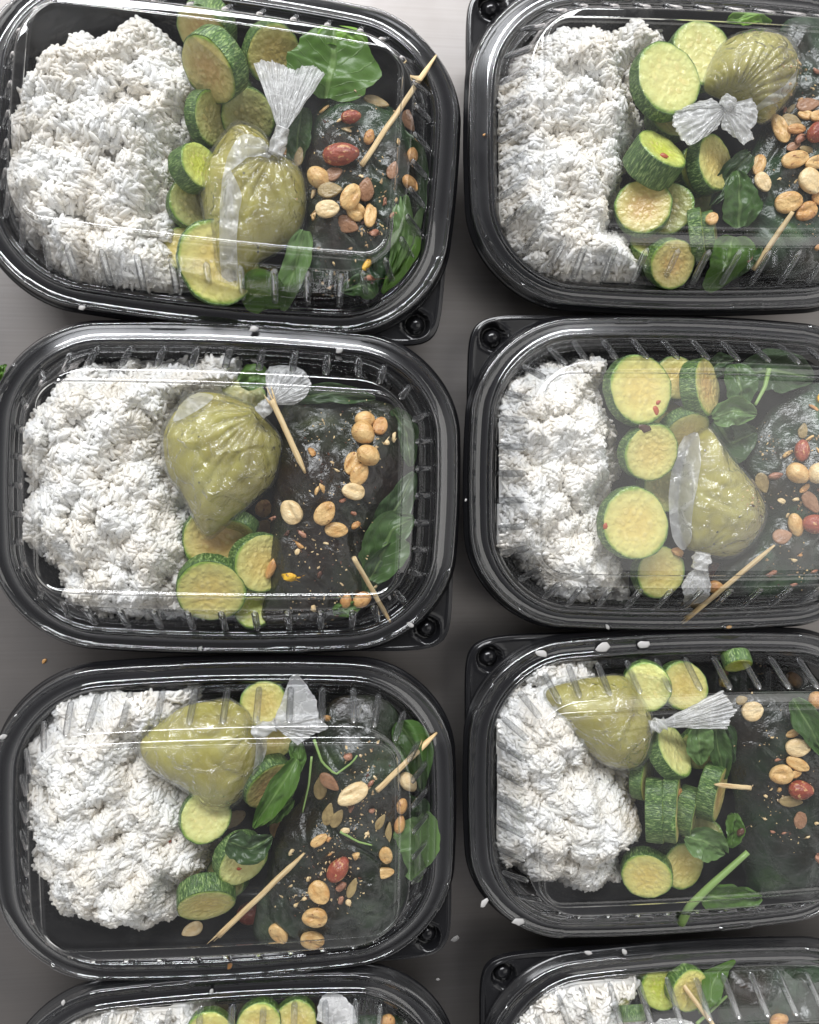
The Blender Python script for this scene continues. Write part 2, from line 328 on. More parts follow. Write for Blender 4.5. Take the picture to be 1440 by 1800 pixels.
def gridfaces(nr, nc, wrap=False, off=0):
    f = []
    for i in range(nr - 1):
        for j in range(nc if wrap else nc - 1):
            k = (j + 1) % nc
            f.append((off + i * nc + j, off + i * nc + k, off + (i + 1) * nc + k, off + (i + 1) * nc + j))
    return f
BV = []                                   # surfaces that small things can lie on (mm, world)
def solid(V, F_): BV.append(BVHTree.FromPolygons([tuple(v) for v in V], F_))
def hit(u, v):
    d = ray(u, v); best = None
    for t in BV:
        r_ = t.ray_cast(CAMP, d)
        if r_[0] is not None and (best is None or r_[3] < best[1]): best = (r_[0], r_[3], r_[1])
    if best is None: return P(u, v, -36), Vector((0, 0, 1))
    n_ = best[2]
    if n_.z < 0: n_ = -n_
    return best[0], n_

# ------------------------------------------------------------------ the counter
V = []; 
for y in np.linspace(-900, 900, 3):
    for x in np.linspace(-900, 1100, 3): V.append((x, y, 0))
ct = world_obj('countertop', V, gridfaces(3, 3), M['steel'], origin=(0, 0, 0)); ct['kind'] = 'structure'; ct['label'] = 'brushed stainless steel counter under the food containers'

# ------------------------------------------------------------------ lid and tray shapes (local mm, rim plane z = 0)
NL = 1320
def loop(a, b, r, bx, by, n=NL):
    """rounded rectangle whose sides bow out by bx, by; starts at the middle of the right side, anticlockwise"""
    a0, b0 = a - bx, b - by
    segs = []
    def line(p, q): segs.append(('l', p, q, math.dist(p, q)))
    def arc(c, s): segs.append(('a', c, s, r * math.pi / 2))
    line((a0, 0), (a0, b0 - r)); arc((a0 - r, b0 - r), 0); line((a0 - r, b0), (-a0 + r, b0)); arc((-a0 + r, b0 - r), 90)
    line((-a0, b0 - r), (-a0, -b0 + r)); arc((-a0 + r, -b0 + r), 180); line((-a0 + r, -b0), (a0 - r, -b0)); arc((a0 - r, -b0 + r), 270); line((a0, -b0 + r), (a0, 0))
    # every segment takes a fixed share of the samples so that the loops correspond
    share = [b_ for b_ in (34, 66, 130, 66, 68, 66, 130, 66, 34)]; tot = sum(share)
    out = []
    for sg, sh in zip(segs, share):
        k = round(n * sh / tot)
        for i in range(k):
            t = i / k
            if sg[0] == 'l': p = (sg[1][0] + (sg[2][0] - sg[1][0]) * t, sg[1][1] + (sg[2][1] - sg[1][1]) * t)
            else:
                an = math.radians(sg[2] + 90 * t); p = (sg[1][0] + r * math.cos(an), sg[1][1] + r * math.sin(an))
            out.append(p)
    q = np.array(out)
    x = q[:, 0] + np.sign(q[:, 0]) * bx * (1 - (q[:, 1] / b0) ** 2) * smooth(0, a0 * 0.5, np.abs(q[:, 0]))
    y = q[:, 1] + np.sign(q[:, 1]) * by * (1 - (q[:, 0] / a0) ** 2) * smooth(0, b0 * 0.5, np.abs(q[:, 1]))
    return np.stack([x, y], 1)
ref = loop(97.5, 67.5, 34, 3.6, 4.4); NLr = len(ref)
def normals(q):
    d = np.roll(q, -1, 0) - np.roll(q, 1, 0); n_ = np.stack([d[:, 1], -d[:, 0]], 1); return n_ / np.linalg.norm(n_, axis=1, keepdims=True)
rib_pts = []
for k in range(-5, 6):
    for s in (1, -1): rib_pts.append((k * 15.2, s * 68))
for k in range(-3, 4):
    for s in (1, -1): rib_pts.append((s * 97.5, k * 13.8))
for sx_ in (1, -1):
    for sy_ in (1, -1): rib_pts.append((sx_ * 90, sy_ * 57))
arc_s = np.concatenate([[0], np.cumsum(np.linalg.norm(np.diff(ref, axis=0), axis=1))]); per = arc_s[-1] + np.linalg.norm(ref[0] - ref[-1])
ribf = np.zeros(NLr); ribw = np.zeros(NLr)
for p in rib_pts:
    i = np.argmin(np.linalg.norm(ref - np.array(p), axis=1)); d = np.abs(arc_s - arc_s[i]); d = np.minimum(d, per - d)
    ribf = np.maximum(ribf, np.cos(np.clip(d / 1.7, 0, 1) * math.pi / 2) ** 0.7)
notch = np.zeros(NLr)
for s0, w_ in ((0.13, 0.035), (0.30, 0.03), (0.42, 0.02), (0.63, 0.035), (0.80, 0.03), (0.93, 0.02)):
    d = np.abs(arc_s / per - s0); notch = np.maximum(notch, 1 - smooth(w_ * 0.42, w_ * 0.5, d))

def rings(prof, rib=False):
    R = []
    for (a, b, r, bx, by, z, e) in prof:
        q = loop(a, b, r, bx, by); nn_ = normals(q)
        off = ribf * e[0] if rib else 0
        q = q + nn_ * (np.asarray(off)[:, None] if rib else 0)
        zz = np.full(len(q), z, dtype=float)
        if len(e) > 1: zz = zz + notch * e[1]
        R.append(np.column_stack([q, zz]))
    return R
O = (0.0,)
rim_prof = [(111.9, 79.6, 44, 5, 6, -5.5, O), (111.6, 79.3, 44, 5, 6, -1.2, (0, 0.7)), (111.2, 78.9, 44, 5, 6, -0.3, (0, 0.9)), (110.4, 78.1, 43, 5, 6, 0.1, (0, 0.9)), (109.7, 77.5, 43, 5, 6, -0.3, (0, 0.9)),
            (109.2, 77.1, 42, 5, 6, -1.0, O), (103.2, 72.6, 38, 4.4, 5.2, -0.6, O), (102.4, 71.9, 38, 4.2, 5, 0.2, O), (101.9, 71.4, 37, 4.2, 5, 1.5, O), (101.2, 70.8, 37, 4, 4.9, 2.0, O), (100.4, 70.0, 36, 4, 4.8, 1.9, O),
            (99.8, 69.4, 36, 4, 4.6, 1.2, O), (99.2, 68.8, 35, 3.8, 4.6, 0.5, O), (98.2, 68.0, 35, 3.6, 4.4, 0.4, O)]
def wl(t, e):  # along the wall
    A, B = (98.0, 67.8, 34.5, 3.6, 4.4, 0.6), (87.6, 54.6, 26, 1.8, 2.4, 21.6)
    return tuple(A[i] + (B[i] - A[i]) * t for i in range(5)) + (A[5] + (B[5] - A[5]) * t, (e,))
wall_prof = [(98.2, 68.0, 35, 3.6, 4.4, 0.4, O)] + [wl(t, e) for t, e in ((0.02, 0), (0.06, 0.3), (0.12, 0.5), (0.5, 0.55), (0.9, 0.5), (0.96, 0.2), (1.0, 0))] + \
            [(87.3, 54.3, 25.8, 1.7, 2.3, 22.35, O), (86.7, 53.7, 25, 1.7, 2.3, 22.8, O), (85.9, 52.9, 24, 1.6, 2.2, 22.95, O), (83.0, 49.7, 16, 1.3, 1.8, 22.98, O), (82.1, 48.7, 13, 1.1, 1.6, 23.1, O), (81.7, 48.3, 12, 1.1, 1.5, 23.9, O), (81.4, 47.95, 11.2, 1, 1.5, 24.9, O), (81.3, 47.8, 11, 1, 1.5, 25.4, O)]
pan_prof = [(81.3, 47.8, 11, 1, 1.5, 25.4, O), (81.0, 47.5, 10.5, 1, 1.5, 26.2, O), (80.6, 47.1, 10, 1, 1.5, 26.55, O), (80.2, 46.7, 10, 1, 1.5, 26.45, O), (79.8, 46.3, 9.5, 1, 1.5, 26.0, O), (79.2, 45.7, 9, 1, 1.5, 25.75, O), (77, 43.5, 8, 0.9, 1.4, 25.7, O),
            (60, 32, 6, .6, 1, 25.75, O), (35, 18, 4, .4, .5, 25.9, O), (8, 5, 2, .1, .1, 26.0, O)]
def ringmesh(R, cap=False):
    V = np.vstack(R); f = gridfaces(len(R), len(R[0]), True)
    if cap: f.append(tuple(range((len(R) - 1) * len(R[0]), len(V))))
    return V, f
def mk(name, prof, m_, rib=False, cap=False):
    V, f = ringmesh(rings(prof, rib), cap); return mesh(name, V * MM, f, m_)
ME_rim = mk('rim', rim_prof, M['lid']); ME_wall = mk('side_wall', wall_prof, M['lid'], True); ME_pan = mk('top_panel', pan_prof, M['panel'], False, True)

tray_prof = [(112.6, 80.3, 45, 5, 6, -8.5, O), (113.4, 81.0, 45, 5, 6, -8.2, O), (113.6, 81.2, 45, 5, 6, -6.8, O), (112.9, 80.6, 45, 5, 6, -6.0, O), (112.3, 80.0, 44, 5, 6, -5.6, O), (111.2, 78.9, 44, 5, 6, -2.4, O), (109.6, 77.5, 43, 5, 6, -1.6, O), (103.5, 72.9, 38, 4.4, 5.2, -1.5, O),
             (101.8, 71.3, 37, 4.2, 5, -0.4, O), (100, 69.6, 36, 4, 4.8, -0.3, O), (99, 68.6, 35, 3.8, 4.6, -1.5, O), (97.5, 67.2, 34, 3.6, 4.4, -4, O),
             (95.5, 65, 33, 3.4, 4.2, -10, O), (94.5, 64, 33, 3.4, 4.0, -10.6, O), (88, 58, 30, 3, 3.5, -34, O), (86, 56, 29, 3, 3.5, -37.2, O), (82, 52, 26, 3, 3.4, -38.4, O), (20, 10, 5, 0.5, 0.5, -38.4, O)]
ME_body = mk('basin', tray_prof, M['tray'], False, True)
def tab_mesh():
    """corner plate with a round thumb dimple; local corner at (+x, -y)"""
    q = loop(111.5, 80.5, 44, 5, 6)
    # outer path: rounded rectangle corner that meets the bowed sides
    sel = [i for i in range(len(q)) if q[i, 0] > 18 and q[i, 1] < 8]
    sel.sort(key=lambda i: math.atan2(q[i, 1] * 1.35, q[i, 0]))
    sel = sel[::2]
    inn = q[sel] * 0.985; nC, nR = len(sel), 30
    ang = [math.atan2(p[1] * 1.35, p[0]) for p in inn]
    box = []
    for p in inn:
        # squircle-ish corner plate: push the point out towards the bounding corner
        x, y = p[0] / 111.8, -p[1] / 80.8
        e = 13.0
        k = (abs(x) ** e + abs(y) ** e) ** (-1 / e)
        box.append((x * k * 111.0, -y * k * 79.2))
    box = np.array(box)
    dist = np.linalg.norm(box - inn, axis=1)
    V = []; cx_, cy_ = 99.0, -68.0
    for i in range(nR):
        t = i / (nR - 3)
        for j in range(nC):
            if i < nR - 2: p = inn[j] + (box[j] - inn[j]) * t; z = -7.2
            else:
                dv = box[j] - inn[j]; dv = dv / (np.linalg.norm(dv) + 1e-6); p = box[j] + dv * 0.35 * (i - nR + 3); z = -7.2 - (0.35, 3.0)[i - nR + 2]
            d = math.hypot(p[0] - cx_, p[1] - cy_)
            if i < nR - 3:
                z += 0.7 * math.exp(-((d - 7.4) / 0.6) ** 2)                       # raised lip
                if d < 6.9: z -= 5.0 * min(1, (6.9 - d) / 1.3) - 4.2 * max(0, 1 - (d / 4.6) ** 2) ** 0.6 * (1 if d < 4.6 else 0)
                edge_ = np.min(np.linalg.norm(box - p, axis=1))
                z += 0.5 * math.exp(-((edge_ - 1.6) / 0.5) ** 2)
            V.append((p[0], p[1], z))
    return mesh('corner_tab', np.array(V) * MM, gridfaces(nR, nC), M['tray'])
ME_tab = tab_mesh()

def rib_mesh():
    V = []; n1, n2 = 14, 14
    for i in range(n1 + 1):
        t = i / n1; r_ = 0.42 + 0.58 * min(1, 3.2 * math.sqrt(max(0, t * (1 - t))) )
        if i in (0, n1): r_ = 0.12
        for j in range(n2):
            a = 2 * math.pi * j / n2; V.append((t, r_ * math.cos(a), r_ * math.sin(a) * (1.0 if math.sin(a) > 0 else 0.35)))
    return mesh('rib', V, gridfaces(n1 + 1, n2, True) + [tuple(range(n2 - 1, -1, -1)), tuple(range(n1 * n2, n1 * n2 + n2))], M['rib'])
ME_rib = rib_mesh(); RIBM = []
qa, qb = loop(*wl(0.03, 0)[:5]), loop(*wl(0.97, 0)[:5]); za, zb = wl(0.03, 0)[5], wl(0.97, 0)[5]
for p in rib_pts:
    i = np.argmin(np.linalg.norm(ref - np.array(p), axis=1)); a_, b2 = Vector((*qa[i], za)), Vector((*qb[i], zb))
    X = b2 - a_; d = X.normalized(); T = Vector((0, 0, 1)).cross(d).normalized(); U = d.cross(T)
    if U.z < 0: U = -U
    T = U.cross(d)
    Mx = Matrix((X, T * 1.75, U * 1.35)).transposed().to_4x4(); Mx.translation = a_ - U * 0.05
    RIBM.append(Matrix.Diagonal((MM, MM, MM, 1)) @ Mx)
def sdf(x, y, a, b, r):
    qx, qy = abs(x) - a + r, abs(y) - b + r
    return math.hypot(max(qx, 0), max(qy, 0)) + min(max(qx, qy), 0) - r
class Box: pass
def container(key, name, cpx, rot, zc=26.0):
    b_ = Box(); b_.key, b_.name = key, name
    c_ = P(*cpx, zc); b_.c = Vector((c_.x, c_.y, RIM)); b_.rot = math.radians(rot)
    b_.inv = Matrix.Rotation(-b_.rot, 3, 'Z')
    t = empty('food_tray', (c_.x, c_.y, 0)); t.rotation_euler.z = b_.rot
    props(t, TRAYL[key][0], 'tray', 'black food trays standing in two columns')
    up_ = Matrix.Translation((0, 0, RIM * MM))
    link('basin', ME_body, t, up_); link('corner_tab', ME_tab, t, up_ if key[0] == 'L' else up_ @ Matrix.Rotation(math.pi, 4, 'Z'))
    l = empty('lid', (c_.x, c_.y, RIM)); l.rotation_euler.z = b_.rot
    props(l, TRAYL[key][1], 'lid', 'clear domed lids on the trays')
    link('rim', ME_rim, l); sw_ = link('side_wall', ME_wall, l); [link('rib', ME_rib, sw_, mx_) for mx_ in RIBM]; link('top_panel', ME_pan, l)
    V, f = ringmesh([r_[::12] for r_ in rings(tray_prof)], True)
    R3 = np.array(Matrix.Rotation(b_.rot, 3, 'Z')); V = V @ R3.T + np.array(b_.c)
    b_.floor = (V, f); solid(V, f)
    return b_
def lidz(b_, x, y):
    p = b_.inv @ (Vector((x, y, RIM)) - b_.c)
    dp, dt, db = sdf(p.x, p.y, 80.5, 47, 10), sdf(p.x, p.y, 87.6, 54.6, 26), sdf(p.x, p.y, 97.5, 67, 34)
    if dp <= 0: return 25.5
    if dt <= 0: return 25.5 - 5.5 * dp / (dp - dt + 1e-6)
    if db <= 0: return 20.0 - 19 * dt / (dt - db + 1e-6)
    return 0.5
def PL(b_, u, v, z, gap=1.2):
    """P(), kept under the lid"""
    for _ in range(3):
        p = P(u, v, z); lz = lidz(b_, p.x, p.y) - gap
        if z > lz: z = lz
    return P(u, v, z)

TRAYL = {
 'L1': ('black plastic tray at the top left, turned slightly clockwise', 'clear lid over the top left tray, skewer poking against its upper right wall'),
 'L2': ('black plastic tray second from the top in the left column', 'clear ribbed lid over the second left tray, ribs bright along its top edge'),
 'L3': ('black plastic tray third from the top in the left column', 'clear lid over the third left tray, pale leaf pressed against its right wall'),
 'L4': ('black plastic tray at the bottom left, cut off by the picture edge', 'clear lid at the bottom left, only its top edge in the picture'),
 'R1': ('black plastic tray at the top right with two big zucchini rounds', 'clear lid over the top right tray, short skewer under its lower edge'),
 'R2': ('black plastic tray second from the top in the right column', 'clear lid over the second right tray, splintered skewer reaching its bottom wall'),
 'R3': ('black plastic tray third from the top in the right column', 'clear lid over the third right tray, stuck rice smears on its rim'),
 'R4': ('black plastic tray at the bottom right, cut off by the picture edge', 'clear lid at the bottom right, only its upper third in the picture')}
CN = {'L1': 'top left tray', 'L2': 'second left tray', 'L3': 'third left tray', 'L4': 'bottom left tray',
      'R1': 'top right tray', 'R2': 'second right tray', 'R3': 'third right tray', 'R4': 'bottom right tray'}
B = {}
B['L1'] = container('L1', CN['L1'], (375, 232), -4.8)
B['L2'] = container('L2', CN['L2'], (389, 864), -1.6)
B['L3'] = container('L3', CN['L3'], (391, 1487), -0.1)
B['L4'] = container('L4', CN['L4'], (402, 2068), 0.2)
B['R1'] = container('R1', CN['R1'], (1259, 222), 0.4)
B['R2'] = container('R2', CN['R2'], (1249, 836), -0.6)
B['R3'] = container('R3', CN['R3'], (1239, 1417), 0.6)
B['R4'] = container('R4', CN['R4'], (1256, 1998), 0.4)

# ------------------------------------------------------------------ rice
def grain(bend, seg=6, rg=5):
    V = [(-1, 0, bend)]; f = []
    for i in range(1, rg):
        t = i / rg; x = -math.cos(math.pi * t); r_ = math.sin(math.pi * t) ** 0.62
        for j in range(seg):
            a = 2 * math.pi * j / seg; V.append((x, r_ * math.cos(a), r_ * math.sin(a) * 0.85 + bend * x * x))
    V.append((1, 0, bend)); n_ = len(V) - 1
    for j in range(seg):
        k = (j + 1) % seg; f.append((0, 1 + k, 1 + j)); f.append((n_, n_ - seg + j, n_ - seg + k))
        for i in range(rg - 2):
            a = 1 + i * seg; f.append((a + j, a + k, a + seg + k)); f.append((a + j, a + seg + k, a + seg + j))
    return np.array(V), np.array(f)
def inside_d(px, py, poly):
    """signed distance (positive inside) of points to a polygon, vectorised"""
    d = np.full(px.shape, 1e9); c = np.zeros(px.shape, bool); n_ = len(poly)
    for i in range(n_):
        x1, y1 = poly[i]; x2, y2 = poly[(i + 1) % n_]
        ex, ey = x2 - x1, y2 - y1; t = np.clip(((px - x1) * ex + (py - y1) * ey) / (ex * ex + ey * ey + 1e-9), 0, 1)
        d = np.minimum(d, np.hypot(px - x1 - t * ex, py - y1 - t * ey))
        c ^= ((y1 > py) != (y2 > py)) & (px < (x2 - x1) * (py - y1) / (y2 - y1 + 1e-12) + x1)
    return np.where(c, d, -d)
def noise_grid(n_, cells, rng):
    g_ = rng.random((cells + 1, cells + 1)); t = np.linspace(0, cells - 1e-6, n_); i = t.astype(int); f = t - i; f = f * f * (3 - 2 * f)
    A = g_[i][:, i] * (1 - f)[None, :] + g_[i][:, i + 1] * f[None, :]; Bq = g_[i + 1][:, i] * (1 - f)[None, :] + g_[i + 1][:, i + 1] * f[None, :]
    return A * (1 - f)[:, None] + Bq * f[:, None]
GR = []
for bq in (0.0, 0.08, -0.06):
    gv_, gf_ = grain(bq); GR.append((gv_, np.array(orient(gv_, [tuple(t) for t in gf_]))))
def rice(key, outline, seed, label, peaks=(), count=6500):
    b_ = B[key]; rng = np.random.default_rng(seed)
    poly = [tuple(P(u, v, 4)[:2]) for u, v in outline]; A = np.array(poly)
    lo, hi = A.min(0) - 6, A.max(0) + 6; n_ = 200
    X, Y = np.meshgrid(np.linspace(lo[0], hi[0], n_), np.linspace(lo[1], hi[1], n_))
    D = inside_d(X, Y, poly) + (noise_grid(n_, 14, rng) - 0.5) * 7
    H = -26 + 34 * (np.clip(D + 4.5, 0, 20) / 20) ** 0.42
    H += (noise_grid(n_, 7, rng) - 0.5) * 11 + (noise_grid(n_, 13, rng) - 0.5) * 4 + (noise_grid(n_, 60, rng) - 0.5) * 1.6
    # sticky clumps: rounded lumps that meet in creases
    CL = np.full(X.shape, -99.0); area_ = (hi[0] - lo[0]) * (hi[1] - lo[1])
    for _ in range(int(area_ / 36)):
        qx0, qy0 = rng.uniform(lo[0], hi[0]), rng.uniform(lo[1], hi[1]); rr_ = rng.uniform(3.5, 8.5); an_ = rng.uniform(0, 3.14); el = rng.uniform(0.65, 1.0)
        ux, uy = (X - qx0) * math.cos(an_) + (Y - qy0) * math.sin(an_), (-(X - qx0) * math.sin(an_) + (Y - qy0) * math.cos(an_)) / el
        CL = np.maximum(CL, np.where(ux ** 2 + uy ** 2 < rr_ ** 2, rng.uniform(-3.0, 2.2) + 0.72 * np.sqrt(np.clip(rr_ ** 2 - ux ** 2 - uy ** 2, 0, None)), -99))
    H += np.clip(CL, -2.6, None) - 2.8
    for (u, v, h_, r_) in peaks:
        p = P(u, v, 10); H += h_ * np.exp(-((X - p.x) ** 2 + (Y - p.y) ** 2) / (r_ * r_))
    LZ = np.array([[lidz(b_, X[i, j], Y[i, j]) for j in range(0, n_, 5)] for i in range(0, n_, 5)])
    LZ = np.repeat(np.repeat(LZ, 5, 0), 5, 1)[:n_, :n_]
    cap = LZ - 3.2
    H = np.where(H > cap - 3, cap - 3 * np.exp(-(H - cap + 3) / 3), H)
    H = np.clip(H, -36, None)
    # the heap leans on the sloping inner wall of the tray
    ca_, sa_ = math.cos(-b_.rot), math.sin(-b_.rot); lx = np.abs((X - b_.c.x) * ca_ - (Y - b_.c.y) * sa_); ly = np.abs((X - b_.c.x) * sa_ + (Y - b_.c.y) * ca_)
    qx_, qy_ = lx - 97.0 + 33, ly - 66.6 + 33; WD = np.hypot(np.maximum(qx_, 0), np.maximum(qy_, 0)) + np.minimum(np.maximum(qx_, qy_), 0) - 33
    H0 = H.copy(); H = np.maximum(H, np.minimum(-1.5 + 3.0 * WD, 0.0))
    cap_in = WD < -0.4
    def hz(x, y):
        fx = np.clip((x - lo[0]) / (hi[0] - lo[0]) * (n_ - 1), 0, n_ - 1.001); fy = np.clip((y - lo[1]) / (hi[1] - lo[1]) * (n_ - 1), 0, n_ - 1.001)
        i, j = fy.astype(int), fx.astype(int); a, c_ = fx - j, fy - i
        return H[i, j] * (1 - a) * (1 - c_) + H[i, j + 1] * a * (1 - c_) + H[i + 1, j] * (1 - a) * c_ + H[i + 1, j + 1] * a * c_
    # grains
    k = int(count * 2.2); x = rng.uniform(lo[0], hi[0], k); y = rng.uniform(lo[1], hi[1], k)
    dd = inside_d(x, y, poly); ok = (dd > -3.0 - rng.random(k) * 2.5) ; x, y, dd = x[ok][:count], y[ok][:count], dd[ok][:count]
    lx = np.abs((x - b_.c.x) * ca_ - (y - b_.c.y) * sa_); ly = np.abs((x - b_.c.x) * sa_ + (y - b_.c.y) * ca_); qx_, qy_ = lx - 97.0 + 33, ly - 66.6 + 33
    ok = np.hypot(np.maximum(qx_, 0), np.maximum(qy_, 0)) + np.minimum(np.maximum(qx_, qy_), 0) - 33 < -2.5
    x, y, dd = x[ok], y[ok], dd[ok]
    z = hz(x, y) + RIM + rng.normal(0.35, 0.5, len(x))
    gx = (hz(x + 1, y) - hz(x - 1, y)) / 2; gy = (hz(x, y + 1) - hz(x, y - 1)) / 2; gx = np.clip(gx, -0.55, 0.55); gy = np.clip(gy, -0.55, 0.55)
    VV, FF, o_ = [], [], 0
    yaw = rng.uniform(0, 2 * np.pi, len(x)); pit = rng.normal(0, 0.2, len(x)); ro = rng.uniform(0, 2 * np.pi, len(x))
    Ls = rng.uniform(2.4, 3.5, len(x)); Ws = rng.uniform(1.0, 1.3, len(x))
    for i in range(len(x)):
        gv, gf = GR[i % 3]
        q = gv * np.array([Ls[i], Ws[i], Ws[i] * 0.92])
        cr, sr = math.cos(ro[i]), math.sin(ro[i]); q = np.column_stack([q[:, 0], q[:, 1] * cr - q[:, 2] * sr, q[:, 1] * sr + q[:, 2] * cr])
        cp, sp_ = math.cos(pit[i]), math.sin(pit[i]); q = np.column_stack([q[:, 0] * cp - q[:, 2] * sp_, q[:, 1], q[:, 0] * sp_ + q[:, 2] * cp])
        cy_, sy_ = math.cos(yaw[i]), math.sin(yaw[i]); q = np.column_stack([q[:, 0] * cy_ - q[:, 1] * sy_, q[:, 0] * sy_ + q[:, 1] * cy_, q[:, 2]])
        q[:, 2] += q[:, 0] * gx[i] + q[:, 1] * gy[i]
        q += (x[i], y[i], z[i]); VV.append(q); FF.append(gf + o_); o_ += len(gv)
    # the packed mass below the top grains
    U = np.column_stack([X.ravel(), Y.ravel(), (H - 1.1).ravel() + RIM]); fu = np.array(gridfaces(n_, n_))
    keep = (D.ravel()[fu].min(1) > -4.4) & cap_in.ravel()[fu].all(1) & ((H - H0).ravel()[fu].max(1) < 7) & ((D + 2.0).ravel()[fu].min(1) > -1.0 - 1.4 * (H.ravel()[fu].max(1) < -8)); fu = fu[keep]
    solid(U[:, :], [tuple(f_) for f_ in fu])
    V = np.vstack([U] + VV) ; og = np.array([A[:, 0].mean(), A[:, 1].mean(), 2.0])
    F3 = np.vstack([f_ for f_ in FF]) + len(U)
    me = bpy.data.meshes.new('rice'); nv, nq, nt_ = len(V), len(fu), len(F3)
    me.vertices.add(nv); me.vertices.foreach_set("co", ((V - og) * MM).astype(np.float32).ravel())
    me.loops.add(nq * 4 + nt_ * 3); me.loops.foreach_set("vertex_index", np.concatenate([fu.ravel(), F3.ravel()]).astype(np.int32))
    me.polygons.add(nq + nt_); st = np.concatenate([np.arange(nq) * 4, nq * 4 + np.arange(nt_) * 3]).astype(np.int32)
    me.polygons.foreach_set("loop_start", st)
    me.polygons.foreach_set("use_smooth", np.ones(nq + nt_, dtype=bool)); me.materials.append(M['rice']); me.update(calc_edges=True); me.validate()
    o = link('rice', me); o.location = Vector(og * MM)
    props(o, label, 'rice', 'heaps of white rice', 'stuff')
rice('L1', [(-6, 290), (0, 210), (28, 150), (82, 68), (150, 58), (240, 30), (300, 70), (345, 108), (362, 155), (345, 235), (312, 258), (305, 325), (303, 400), (292, 445), (300, 505), (240, 515), (160, 495), (85, 445), (30, 395), (0, 345)], 1,
     'heaped white rice filling the left half of the top left tray', ((200, 180, 5, 22), (60, 320, 5, 14), (100, 100, 4, 12)))
rice('L2', [(122, 657), (204, 645), (292, 642), (397, 642), (405, 668), (340, 690), (300, 720), (295, 775), (310, 850), (335, 910), (338, 972), (318, 1012), (309, 1076), (233, 1086), (169, 1083), (117, 1059), (108, 1024), (60, 975), (32, 930), (32, 885), (50, 850), (26, 814), (29, 750), (70, 715), (76, 686)], 2,
     'lumpy white rice with a bright clump, second left tray', ((150, 880, 6, 16), (170, 720, 4, 14), (120, 760, 3, 16), (70, 930, 3, 12)))
rice('L3', [(110, 1240), (150, 1215), (192, 1204), (327, 1200), (313, 1268), (260, 1303), (267, 1338), (310, 1391), (328, 1420), (324, 1455), (362, 1490), (350, 1537), (309, 1560), (298, 1636), (233, 1642), (181, 1624), (128, 1624), (76, 1595), (61, 1548), (44, 1455), (44, 1385), (47, 1333), (64, 1292)], 3,
     'white rice with two red flakes under the salsa bag, third left tray', ((280, 1410, 5, 13), (180, 1300, 3, 14), (190, 1580, 5, 14), (140, 1480, 4, 20)))
rice('R1', [(938, 87), (973, 55), (1037, 41), (1101, 37), (1179, 39), (1174, 75), (1130, 100), (1115, 138), (1124, 174), (1133, 202), (1119, 229), (1105, 257), (1101, 317), (1082, 349), (1082, 394), (1110, 427), (1142, 468), (1129, 505), (1055, 502), (982, 490), (940, 450), (895, 404), (879, 349), (874, 284), (874, 220), (885, 151), (918, 115)], 14,
     'loose white rice against the left wall of the top right tray', ((1000, 430, 4, 12), (1020, 150, 4, 18), (1100, 480, 4, 12)))
rice('R2', [(941, 664), (1000, 641), (1060, 639), (1060, 678), (1074, 723), (1097, 746), (1092, 788), (1100, 824), (1083, 857), (1060, 889), (1056, 934), (1074, 971), (1110, 1026), (1112, 1049), (1028, 1049), (982, 1035), (941, 999), (920, 975), (886, 976), (867, 934), (865, 861), (867, 769), (890, 723), (899, 696)], 23,
     'white rice beside a row of three zucchini rounds, second right tray', ((900, 940, 4, 14), (890, 800, 3, 14), (1000, 760, 4, 20), (1060, 1020, 3, 12)))
rice('R3', [(890, 1259), (931, 1218), (963, 1176), (1040, 1170), (1060, 1230), (1050, 1290), (1060, 1330), (1101, 1355), (1122, 1351), (1120, 1401), (1126, 1470), (1129, 1488), (1101, 1520), (1092, 1566), (1055, 1575), (1009, 1575), (963, 1566), (918, 1534), (867, 1493), (856, 1447), (858, 1383), (863, 1309)], 6,
     'white rice mound below the salsa bag, third right tray', ((920, 1330, 3, 12), (1060, 1440, 6, 18), (960, 1300, 4, 14), (900, 1400, 3, 12)))
rice('R4', [(962, 1733), (1027, 1711), (1113, 1703), (1122, 1748), (1110, 1785), (1140, 1850), (1140, 1950), (900, 1950), (880, 1830), (905, 1785)], 7,
     'white rice at the picture edge in the bottom right tray', (), 2600)
rice('L4', [(120, 1810), (200, 1785), (300, 1776), (345, 1790), (345, 1900), (100, 1900), (80, 1850)], 8,
     'sliver of white rice at the picture edge, bottom left tray', (), 1200)

